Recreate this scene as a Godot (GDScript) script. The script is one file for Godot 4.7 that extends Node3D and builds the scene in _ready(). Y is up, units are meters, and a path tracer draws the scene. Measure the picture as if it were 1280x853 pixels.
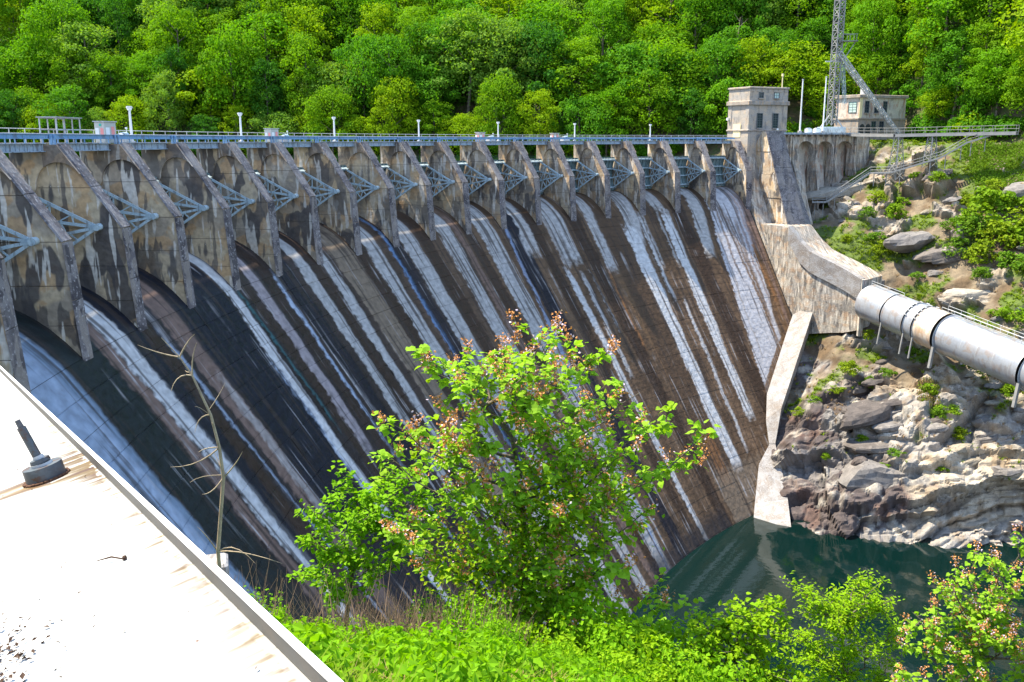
extends Node3D
# A curved gravity dam with radial gates, seen from the left bank; y is up, the eye is at y = 0, forward is -z.

const CX := 104.65      # centre of the dam's curve in plan
const CZ := 60.72
const RR := 133.14      # radius of the dam axis
const A0 := -0.049
const BAY := 9.0        # pier spacing along the axis
const K0 := -1          # first bay built
const K1 := 16          # last bay built
const POOL := -57.5
const LAKE := -3.7

var M := {}
var rng := RandomNumberGenerator.new()
var used := {}

func _ready() -> void:
	# camera, sky, sun, exposure
	var cam := Camera3D.new()
	cam.fov = 40.76
	cam.rotation = Vector3(-0.2151, 0, -0.0023)
	cam.near = 0.1
	cam.far = 2000.0
	add_child(cam)
	cam.current = true
	var env := Environment.new()
	env.background_mode = Environment.BG_SKY
	var sm := ProceduralSkyMaterial.new()
	sm.sky_top_color = lin(0.24, 0.37, 0.60)
	sm.sky_horizon_color = lin(0.70, 0.75, 0.80)
	sm.sky_curve = 0.16
	sm.ground_bottom_color = lin(0.06, 0.07, 0.05)
	sm.ground_horizon_color = lin(0.30, 0.34, 0.34)
	var sky := Sky.new()
	sky.sky_material = sm
	env.sky = sky
	env.tonemap_mode = Environment.TONE_MAPPER_LINEAR
	env.tonemap_exposure = 2.9
	env.background_energy_multiplier = 1.15
	env.sdfgi_enabled = true
	env.ssao_enabled = true
	env.ssil_enabled = true
	var we := WorldEnvironment.new()
	we.environment = env
	add_child(we)
	var sun := DirectionalLight3D.new()
	var az := deg_to_rad(72.0)          # left of the way the camera looks
	var el := deg_to_rad(60.0)
	sun.look_at_from_position(Vector3.ZERO, Vector3(sin(az) * cos(el), -sin(el), cos(az) * cos(el)), Vector3.UP)
	sun.light_energy = 1.5
	sun.light_color = Color(1.0, 0.95, 0.85)
	sun.light_angular_distance = 0.6
	sun.shadow_enabled = true
	add_child(sun)
	# setting
	make_materials()
	var g := GB.new()
	g.q(Vector3(-60, POOL, -30), Vector3(160, POOL, -30), Vector3(160, POOL, -190), Vector3(-60, POOL, -190))
	struct("pool_water", g, M.pool, "dark green still water of the pool below the dam")
	g = GB.new()
	for i in 40:
		var ka := lerpf(-12.0, 17.3, i / 40.0)
		var kb := lerpf(-12.0, 17.3, (i + 1) / 40.0)
		g.q(onp(ka, -4.9, LAKE), onp(kb, -4.9, LAKE), onp(kb, -170, LAKE), onp(ka, -170, LAKE))
	struct("reservoir_water", g, M.lake, "reservoir water held behind the gates")
	build_bank()
	build_hill()
	build_ground()
	# large structures
	build_dam()
	build_gates()
	build_bridge()
	build_right()
	# plants and near things
	plant_bank()
	build_trees()
	build_roof()

# ---------------------------------------------------------------- mesh collector
class GB:
	var v := PackedVector3Array()
	var n := PackedVector3Array()
	var c := PackedColorArray()
	var uv := PackedVector2Array()
	var col := Color.WHITE
	func t(a: Vector3, b: Vector3, d: Vector3) -> void:      # counter-clockwise seen from outside
		var nn := (b - a).cross(d - a).normalized()
		v.append(a); v.append(d); v.append(b)
		n.append(nn); n.append(nn); n.append(nn)
		c.append(col); c.append(col); c.append(col)
		uv.append(Vector2.ZERO); uv.append(Vector2.ZERO); uv.append(Vector2.ZERO)
	func q(a: Vector3, b: Vector3, d: Vector3, e: Vector3) -> void:
		t(a, b, d); t(a, d, e)
	func ts(a: Vector3, b: Vector3, d: Vector3, na: Vector3, nb: Vector3, nd: Vector3, ua := Vector2.ZERO, ub := Vector2.ZERO, ud := Vector2.ZERO) -> void:
		v.append(a); v.append(d); v.append(b)
		n.append(na); n.append(nd); n.append(nb)
		c.append(col); c.append(col); c.append(col)
		uv.append(ua); uv.append(ud); uv.append(ub)
	func qs(a: Vector3, b: Vector3, d: Vector3, e: Vector3, na: Vector3, nb: Vector3, nd: Vector3, ne: Vector3) -> void:
		ts(a, b, d, na, nb, nd); ts(a, d, e, na, nd, ne)
	func box(o: Vector3, s: Vector3, b := Basis.IDENTITY) -> void:
		var x := b.x * s.x * 0.5
		var y := b.y * s.y * 0.5
		var z := b.z * s.z * 0.5
		q(o - x - y + z, o + x - y + z, o + x + y + z, o - x + y + z)
		q(o + x - y - z, o - x - y - z, o - x + y - z, o + x + y - z)
		q(o + x - y + z, o + x - y - z, o + x + y - z, o + x + y + z)
		q(o - x - y - z, o - x - y + z, o - x + y + z, o - x + y - z)
		q(o - x + y + z, o + x + y + z, o + x + y - z, o - x + y - z)
		q(o - x - y - z, o + x - y - z, o + x - y + z, o - x - y + z)
	# box with its vertical and top edges cut back by e
	func cbox(o: Vector3, s: Vector3, e: float, b := Basis.IDENTITY) -> void:
		var h := s * 0.5
		var ring := [Vector2(-h.x + e, h.z), Vector2(h.x - e, h.z), Vector2(h.x, h.z - e), Vector2(h.x, -h.z + e), Vector2(h.x - e, -h.z), Vector2(-h.x + e, -h.z), Vector2(-h.x, -h.z + e), Vector2(-h.x, h.z - e)]
		var f: float = 1.0 - e / maxf(minf(h.x, h.z), 0.001)
		for i in 8:
			var p: Vector2 = ring[i]
			var r: Vector2 = ring[(i + 1) % 8]
			var a := o + b * Vector3(p.x, -h.y, p.y)
			var d := o + b * Vector3(r.x, -h.y, r.y)
			var a2 := o + b * Vector3(p.x, h.y - e, p.y)
			var d2 := o + b * Vector3(r.x, h.y - e, r.y)
			var a3 := o + b * Vector3(p.x * f, h.y, p.y * f)
			var d3 := o + b * Vector3(r.x * f, h.y, r.y * f)
			q(a, d, d2, a2)
			q(a2, d2, d3, a3)
			t(a3, d3, o + b * Vector3(0, h.y, 0))
			t(d, a, o + b * Vector3(0, -h.y, 0))
	func beam(a: Vector3, b: Vector3, w: float, h: float, up := Vector3.UP) -> void:
		var z := (b - a).normalized()
		var x := up.cross(z)
		if x.length() < 0.01:
			x = Vector3.RIGHT.cross(z)
		x = x.normalized()
		var y := z.cross(x)
		box((a + b) * 0.5, Vector3(w, h, a.distance_to(b)), Basis(x, y, z))
	func tube(a: Vector3, b: Vector3, r0: float, r1: float, seg := 8, caps := true) -> void:
		var z := (b - a).normalized()
		var x := (Vector3.UP if absf(z.y) < 0.9 else Vector3.RIGHT).cross(z).normalized()
		var y := z.cross(x)
		for i in seg:
			var f := TAU * i / seg
			var g := TAU * (i + 1) / seg
			var n0 := x * cos(f) + y * sin(f)
			var n1 := x * cos(g) + y * sin(g)
			qs(a + n0 * r0, a + n1 * r0, b + n1 * r1, b + n0 * r1, n0, n1, n1, n0)
			if caps:
				t(b, b + n0 * r1, b + n1 * r1)
				t(a, a + n1 * r0, a + n0 * r0)
	func path(p: PackedVector3Array, r: PackedFloat32Array, seg := 7) -> void:
		var rings := []
		var x := Vector3.RIGHT
		for i in p.size():
			var z := (p[mini(i + 1, p.size() - 1)] - p[maxi(i - 1, 0)]).normalized()
			x = (x - z * x.dot(z)).normalized()
			if x.length() < 0.5:
				x = Vector3.FORWARD.cross(z).normalized()
			var y := z.cross(x)
			var ring := []
			for j in seg:
				var f := TAU * j / seg
				ring.append(x * cos(f) + y * sin(f))
			rings.append(ring)
		for i in p.size() - 1:
			for j in seg:
				var k := (j + 1) % seg
				var n0: Vector3 = rings[i][j]
				var n1: Vector3 = rings[i][k]
				var m0: Vector3 = rings[i + 1][j]
				var m1: Vector3 = rings[i + 1][k]
				qs(p[i] + n0 * r[i], p[i] + n1 * r[i], p[i + 1] + m1 * r[i + 1], p[i + 1] + m0 * r[i + 1], n0, n1, m1, m0)
	# polygon in x,y drawn out along z from z0 to z1
	func prism(poly: PackedVector2Array, z0: float, z1: float) -> void:
		var p := poly.duplicate()
		if Geometry2D.is_polygon_clockwise(p):
			p.reverse()
		var idx := Geometry2D.triangulate_polygon(p)
		for i in range(0, idx.size(), 3):
			var a := p[idx[i]]
			var b := p[idx[i + 1]]
			var d := p[idx[i + 2]]
			if (b - a).cross(d - a) < 0:
				var w := b
				b = d
				d = w
			t(Vector3(a.x, a.y, z1), Vector3(b.x, b.y, z1), Vector3(d.x, d.y, z1))
			t(Vector3(a.x, a.y, z0), Vector3(d.x, d.y, z0), Vector3(b.x, b.y, z0))
		for i in p.size():
			var a := p[i]
			var b := p[(i + 1) % p.size()]
			q(Vector3(a.x, a.y, z1), Vector3(a.x, a.y, z0), Vector3(b.x, b.y, z0), Vector3(b.x, b.y, z1))
	func leaf(p: Vector3, nn: Vector3, tip: Vector3, l: float, w: float) -> void:   # a four-sided leaf folded at its midrib
		var side := tip.cross(nn).normalized() * w * 0.5
		var m := p + tip * l * 0.45
		var e := p + tip * l - nn * l * 0.12
		t(p, m + side + nn * w * 0.12, e)
		t(p, e, m - side + nn * w * 0.12)
	func mesh() -> ArrayMesh:
		var arr := []
		arr.resize(Mesh.ARRAY_MAX)
		arr[Mesh.ARRAY_VERTEX] = v
		arr[Mesh.ARRAY_NORMAL] = n
		arr[Mesh.ARRAY_COLOR] = c
		arr[Mesh.ARRAY_TEX_UV] = uv
		var m := ArrayMesh.new()
		m.add_surface_from_arrays(Mesh.PRIMITIVE_TRIANGLES, arr)
		return m

# ---------------------------------------------------------------- nodes
func numbered(called: String) -> String:
	used[called] = used.get(called, 0) + 1
	return called if used[called] == 1 else "%s_%03d" % [called, used[called] - 1]

func tag(o: Node3D, label: String, category: String, group := "") -> Node3D:
	o.set_meta("label", label)
	o.set_meta("category", category)
	if group:
		o.set_meta("group", group)
	return o

func thing(called: String, label: String, category: String, xf := Transform3D(), group := "") -> Node3D:
	var o := Node3D.new()
	o.name = numbered(called)
	o.transform = xf
	add_child(o)
	return tag(o, label, category, group)

func obj(called: String, m, mat: Material, parent: Node = null, xf := Transform3D()) -> MeshInstance3D:
	var o := MeshInstance3D.new()
	o.mesh = m.mesh() if m is GB else m
	o.material_override = mat
	o.transform = xf
	if parent == null:
		o.name = numbered(called)
		add_child(o)
	else:
		o.name = called
		parent.add_child(o, true)
	return o

func struct(called: String, m, mat: Material, label: String) -> MeshInstance3D:
	var o := obj(called, m, mat)
	o.set_meta("kind", "structure")
	o.set_meta("label", label)
	return o

func copy(o: Node3D, called: String, xf: Transform3D, label := "") -> Node3D:
	var d := o.duplicate()
	d.name = numbered(called)
	d.transform = xf
	add_child(d)
	if label:
		d.set_meta("label", label)
	return d

# ---------------------------------------------------------------- colour and texture
func lin(r: float, g: float, b: float) -> Color:
	return Color(r, g, b).linear_to_srgb()

func std(color: Color, rough := 0.8, metal := 0.0) -> StandardMaterial3D:
	var m := StandardMaterial3D.new()
	m.albedo_color = color
	m.roughness = rough
	m.metallic = metal
	m.cull_mode = BaseMaterial3D.CULL_DISABLED
	return m

func noise_img(w: int, h: int, freq: float, oct: int, sd: int, kind := FastNoiseLite.TYPE_SIMPLEX_SMOOTH) -> PackedByteArray:
	var f := FastNoiseLite.new()
	f.noise_type = kind
	f.seed = sd
	f.frequency = freq
	f.fractal_octaves = oct
	var im := f.get_seamless_image(w, h)
	im.convert(Image.FORMAT_L8)
	return im.get_data()

func stretch(w: int, h0: int, h: int, freq: float, oct: int, sd: int) -> PackedByteArray:   # noise drawn out along y: what runs down a wall
	var f := FastNoiseLite.new()
	f.seed = sd
	f.frequency = freq
	f.fractal_octaves = oct
	var im := f.get_seamless_image(w, h0)
	im.convert(Image.FORMAT_L8)
	im.resize(w, h, Image.INTERPOLATE_CUBIC)
	return im.get_data()

# base colour, then layers [noise, low, high, colour, strength]: where the noise rises from low to high (0..255) the colour takes over
func paint(n: int, base: Color, layers: Array, grain: PackedByteArray, grain_amount: float) -> ImageTexture:
	var out := PackedByteArray()
	out.resize(n * n * 3)
	var lut := PackedByteArray()
	lut.resize(1024)
	for i in 1024:
		lut[i] = int(clampf(Color(i / 1023.0, 0, 0).linear_to_srgb().r, 0, 1) * 255.0)
	var alphas := []
	for l in layers:
		var a := PackedFloat32Array()
		a.resize(256)
		for i in 256:
			a[i] = smoothstep(float(l[1]), float(l[2]), float(i)) * float(l[4])
		alphas.append(a)
	for i in n * n:
		var r := base.r
		var g := base.g
		var b := base.b
		for j in layers.size():
			var a: float = alphas[j][layers[j][0][i]]
			if a > 0.0:
				var k: Color = layers[j][3]
				r += (k.r - r) * a
				g += (k.g - g) * a
				b += (k.b - b) * a
		var s := (1.0 + (grain[i] - 128) / 128.0 * grain_amount) * 1023.0
		out[i * 3] = lut[clampi(int(r * s), 0, 1023)]
		out[i * 3 + 1] = lut[clampi(int(g * s), 0, 1023)]
		out[i * 3 + 2] = lut[clampi(int(b * s), 0, 1023)]
	return ImageTexture.create_from_image(Image.create_from_data(n, n, false, Image.FORMAT_RGB8, out))

func relief(data: PackedByteArray, n: int) -> ImageTexture:
	return ImageTexture.create_from_image(Image.create_from_data(n, n, false, Image.FORMAT_L8, data))

func triplanar(tex: Texture2D, metres: float, rough: float, bump: Texture2D = null, bump_cm := 0.0) -> StandardMaterial3D:
	var m := std(Color.WHITE, rough)
	m.albedo_texture = tex
	m.uv1_triplanar = true
	m.uv1_world_triplanar = true
	m.uv1_scale = Vector3.ONE / metres
	if bump:
		m.heightmap_enabled = true
		m.heightmap_texture = bump
		m.heightmap_scale = bump_cm
	return m

func make_materials() -> void:
	var n := 512
	var coarse := noise_img(n, n, 0.006, 4, 11)
	var blot := noise_img(n, n, 0.012, 5, 23)
	var fine := noise_img(n, n, 0.06, 4, 31)
	var grit := noise_img(n, n, 0.25, 3, 37)
	var run := stretch(n, 120, n, 0.020, 5, 41)
	var run2 := stretch(n, 70, n, 0.035, 5, 43)
	var run3 := stretch(n, 200, n, 0.010, 4, 47)
	var bump := relief(fine, n)
	var bump2 := relief(grit, n)
	# weathered concrete of the piers: buff, with soot-black runs, rust and lime
	M.pier = triplanar(paint(n, Color(0.47, 0.37, 0.25), [
		[coarse, 110, 150, Color(0.30, 0.25, 0.20), 0.85],
		[blot, 135, 165, Color(0.46, 0.27, 0.12), 0.6],
		[run, 142, 160, Color(0.085, 0.075, 0.070), 0.8],
		[run3, 150, 168, Color(0.060, 0.055, 0.058), 0.9],
		[run2, 172, 190, Color(0.66, 0.62, 0.57), 0.8],
		[blot, 60, 92, Color(0.07, 0.06, 0.06), 0.0]], fine, 0.28), 17.0, 0.9, bump, 3.0)
	M.nose = triplanar(paint(n, Color(0.105, 0.095, 0.105), [
		[coarse, 105, 140, Color(0.035, 0.031, 0.038), 0.9],
		[blot, 150, 172, Color(0.22, 0.205, 0.21), 0.7],
		[fine, 172, 196, Color(0.42, 0.40, 0.41), 0.7],
		[run3, 150, 172, Color(0.24, 0.21, 0.19), 0.7]], grit, 0.3), 11.0, 0.9, bump, 3.0)
	M.cap = triplanar(paint(n, Color(0.20, 0.16, 0.13), [
		[coarse, 108, 150, Color(0.085, 0.070, 0.064), 0.85],
		[blot, 140, 170, Color(0.30, 0.20, 0.12), 0.5],
		[run2, 165, 190, Color(0.42, 0.39, 0.36), 0.7]], fine, 0.28), 12.0, 0.9, bump, 3.0)
	M.wall = triplanar(paint(n, Color(0.35, 0.31, 0.26), [
		[coarse, 115, 165, Color(0.27, 0.25, 0.235), 0.8],
		[run, 128, 150, Color(0.085, 0.078, 0.074), 0.9],
		[run3, 142, 165, Color(0.16, 0.15, 0.145), 0.7],
		[run2, 158, 182, Color(0.62, 0.57, 0.50), 0.75],
		[blot, 150, 180, Color(0.36, 0.22, 0.12), 0.55]], fine, 0.28), 11.0, 0.9, bump, 4.0)
	M.slab = triplanar(paint(n, Color(0.29, 0.28, 0.28), [
		[coarse, 118, 170, Color(0.19, 0.18, 0.18), 0.8],
		[run, 135, 165, Color(0.15, 0.13, 0.12), 0.7],
		[run2, 160, 190, Color(0.42, 0.40, 0.40), 0.7]], fine, 0.3), 7.0, 0.9, bump, 4.0)
	M.mast = triplanar(paint(n, Color(0.20, 0.205, 0.21), [
		[coarse, 118, 168, Color(0.27, 0.265, 0.26), 0.7]], fine, 0.2), 4.0, 0.6)
	M.footing = triplanar(paint(n, Color(0.27, 0.265, 0.27), [
		[coarse, 112, 160, Color(0.17, 0.15, 0.14), 0.85],
		[blot, 142, 170, Color(0.19, 0.15, 0.12), 0.6],
		[fine, 150, 180, Color(0.40, 0.395, 0.40), 0.6]], grit, 0.25), 8.0, 0.9, bump, 5.0)
	M.tower = triplanar(paint(n, Color(0.33, 0.295, 0.255), [
		[coarse, 118, 165, Color(0.30, 0.28, 0.265), 0.8],
		[run, 140, 170, Color(0.16, 0.15, 0.15), 0.7],
		[blot, 150, 180, Color(0.50, 0.37, 0.25), 0.5]], fine, 0.2), 10.0, 0.9, bump, 2.0)
	M.trim = triplanar(paint(n, Color(0.30, 0.27, 0.24), [
		[coarse, 118, 165, Color(0.18, 0.165, 0.155), 0.8],
		[run2, 150, 180, Color(0.44, 0.28, 0.16), 0.6]], fine, 0.25), 6.0, 0.9, bump, 2.0)
	M.plaster = triplanar(paint(n, Color(0.52, 0.47, 0.40), [
		[coarse, 112, 165, Color(0.40, 0.37, 0.34), 0.7],
		[run, 142, 166, Color(0.34, 0.14, 0.08), 0.75],
		[run3, 150, 185, Color(0.18, 0.16, 0.15), 0.6]], fine, 0.2), 9.0, 0.9, bump, 2.0)
	M.steel = triplanar(paint(n, Color(0.34, 0.44, 0.50), [
		[coarse, 120, 170, Color(0.42, 0.52, 0.57), 0.7],
		[run, 150, 176, Color(0.13, 0.11, 0.10), 0.55]], fine, 0.2), 5.0, 0.5)
	M.bluebeam = triplanar(paint(n, Color(0.15, 0.30, 0.50), [
		[coarse, 118, 168, Color(0.20, 0.36, 0.54), 0.7],
		[run, 146, 172, Color(0.11, 0.13, 0.17), 0.6]], fine, 0.2), 6.0, 0.5)
	M.fascia = triplanar(paint(n, Color(0.26, 0.33, 0.40), [
		[coarse, 115, 168, Color(0.34, 0.38, 0.42), 0.7],
		[run, 138, 168, Color(0.10, 0.10, 0.11), 0.7]], fine, 0.25), 7.0, 0.7)
	M.gate = triplanar(paint(n, Color(0.15, 0.23, 0.25), [
		[coarse, 118, 168, Color(0.21, 0.29, 0.31), 0.7],
		[run, 142, 170, Color(0.08, 0.07, 0.06), 0.6]], fine, 0.2), 5.0, 0.5)
	M.galv = triplanar(paint(n, Color(0.42, 0.44, 0.46), [
		[coarse, 118, 168, Color(0.52, 0.53, 0.54), 0.7],
		[run, 152, 180, Color(0.26, 0.22, 0.19), 0.5]], fine, 0.15), 4.0, 0.5)
	M.pipe = triplanar(paint(n, Color(0.38, 0.41, 0.46), [
		[coarse, 112, 168, Color(0.32, 0.35, 0.41), 0.7],
		[run, 146, 172, Color(0.24, 0.21, 0.20), 0.6],
		[blot, 164, 186, Color(0.36, 0.24, 0.15), 0.5]], fine, 0.12), 12.0, 0.38)
	M.pipe.metallic = 0.35
	M.rustpipe = triplanar(paint(n, Color(0.58, 0.52, 0.46), [
		[coarse, 118, 150, Color(0.46, 0.30, 0.18), 0.75],
		[run, 140, 168, Color(0.36, 0.22, 0.13), 0.6]], fine, 0.15), 8.0, 0.55)
	M.roof = std(Color.WHITE, 0.55)
	M.roof.albedo_texture = paint(n, Color(0.80, 0.80, 0.79), [
		[coarse, 120, 180, Color(0.76, 0.755, 0.74), 0.8],
		[grit, 214, 226, Color(0.36, 0.28, 0.22), 0.8]], fine, 0.03)
	M.roof.uv1_triplanar = true
	M.roof.uv1_world_triplanar = true
	M.roof.uv1_scale = Vector3.ONE / 2.3
	M.rim = triplanar(paint(n, Color(0.095, 0.095, 0.095), [
		[blot, 140, 170, Color(0.13, 0.11, 0.095), 0.6],
		[grit, 192, 206, Color(0.05, 0.03, 0.02), 0.8]], fine, 0.1), 0.9, 0.6)
	M.lug = triplanar(paint(n, Color(0.05, 0.065, 0.08), [
		[blot, 136, 158, Color(0.06, 0.024, 0.011), 0.9],
		[coarse, 120, 165, Color(0.085, 0.105, 0.125), 0.6]], fine, 0.2), 0.5, 0.5)
	M.rust = std(lin(0.07, 0.028, 0.012), 0.9)
	M.rust2 = std(lin(0.42, 0.30, 0.16), 0.9)
	M.litter = std(lin(0.045, 0.022, 0.012), 0.95)
	M.rock = triplanar(paint(n, Color(0.72, 0.72, 0.72), [
		[coarse, 118, 168, Color(0.46, 0.45, 0.45), 0.8],
		[blot, 142, 165, Color(1.0, 0.98, 0.95), 0.7],
		[fine, 168, 195, Color(0.28, 0.26, 0.25), 0.8]], grit, 0.35), 11.0, 0.92, bump, 1.6)
	M.rock.vertex_color_use_as_albedo = true
	M.soil = triplanar(paint(n, Color(0.07, 0.055, 0.03), [
		[coarse, 100, 150, Color(0.045, 0.085, 0.012), 0.9],
		[blot, 140, 175, Color(0.16, 0.12, 0.07), 0.6]], fine, 0.4), 12.0, 0.95)
	M.bark = triplanar(paint(n, Color(0.13, 0.105, 0.08), [
		[run, 120, 150, Color(0.06, 0.045, 0.035), 0.8],
		[blot, 150, 180, Color(0.20, 0.18, 0.15), 0.6]], fine, 0.3), 2.0, 0.95, bump2, 2.0)
	M.deadwood = triplanar(paint(n, Color(0.34, 0.27, 0.18), [
		[run, 124, 160, Color(0.18, 0.14, 0.10), 0.7]], fine, 0.2), 1.2, 0.9)
	M.twig = std(lin(0.20, 0.13, 0.08), 0.9)
	M.white = std(lin(0.72, 0.73, 0.74), 0.5)
	M.cabinet = std(lin(0.42, 0.43, 0.40), 0.55)
	M.pink = std(lin(0.70, 0.25, 0.24), 0.6)
	M.teal = std(lin(0.03, 0.38, 0.28), 0.5)
	M.dark = std(lin(0.03, 0.035, 0.04), 0.5)
	M.frame = std(lin(0.10, 0.12, 0.13), 0.6)
	M.glass = std(lin(0.02, 0.03, 0.045), 0.08)
	M.paleglass = std(lin(0.42, 0.55, 0.52), 0.2)
	M.cream = std(lin(0.72, 0.62, 0.36), 0.7)
	M.yellow = std(lin(0.62, 0.42, 0.06), 0.6)
	M.orange = std(lin(0.75, 0.14, 0.02), 0.7)
	M.pool = std(lin(0.0008, 0.0095, 0.0085), 0.05)
	var rip := FastNoiseLite.new()
	rip.seed = 5
	rip.frequency = 0.02
	rip.fractal_octaves = 4
	var rt := NoiseTexture2D.new()
	rt.noise = rip
	rt.seamless = true
	rt.as_normal_map = true
	rt.bump_strength = 2.0
	M.pool.normal_enabled = true
	M.pool.normal_texture = rt
	M.pool.normal_scale = 0.10
	M.pool.uv1_triplanar = true
	M.pool.uv1_world_triplanar = true
	M.pool.uv1_scale = Vector3.ONE / 14.0
	M.lake = M.pool.duplicate()
	M.lake.albedo_color = lin(0.012, 0.03, 0.028)
	M.wet = M.pier

func leafmat(color: Color, back := 0.9) -> StandardMaterial3D:
	var m := std(color, 0.75)
	m.metallic_specular = 0.25
	m.vertex_color_use_as_albedo = true
	m.backlight_enabled = true
	m.backlight = Color(back, back, back * 0.5)
	return m

# ---------------------------------------------------------------- places on the dam
func ang(k: float) -> float:
	return A0 + k * BAY / RR

func onp(k: float, s: float, y: float) -> Vector3:          # s metres downstream of the axis, at pier number k
	var a := ang(k)
	return Vector3(CX - (RR - s) * cos(a), y, -(CZ + (RR - s) * sin(a)))

func frame(k: float, s := 0.0, y := 0.0) -> Transform3D:     # x downstream, y up, z back along the dam
	return Transform3D(Basis(Vector3.UP, -ang(k)), onp(k, s, y))

const OGEE := [Vector2(-5.0, -8.9), Vector2(-3.5, -8.92), Vector2(-2.5, -9.15), Vector2(-1.6, -9.5), Vector2(-0.65, -9.98), Vector2(0.1, -10.45), Vector2(0.8, -10.98), Vector2(1.6, -11.75), Vector2(2.5, -12.75)]
const SLOPE := 0.688

func face_s(y: float) -> float:
	return 2.5 + SLOPE * (-12.75 - y)

func smooth_ramp(e0: float, e1: float, x: float) -> float:
	return smoothstep(e0, e1, x)

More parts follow.
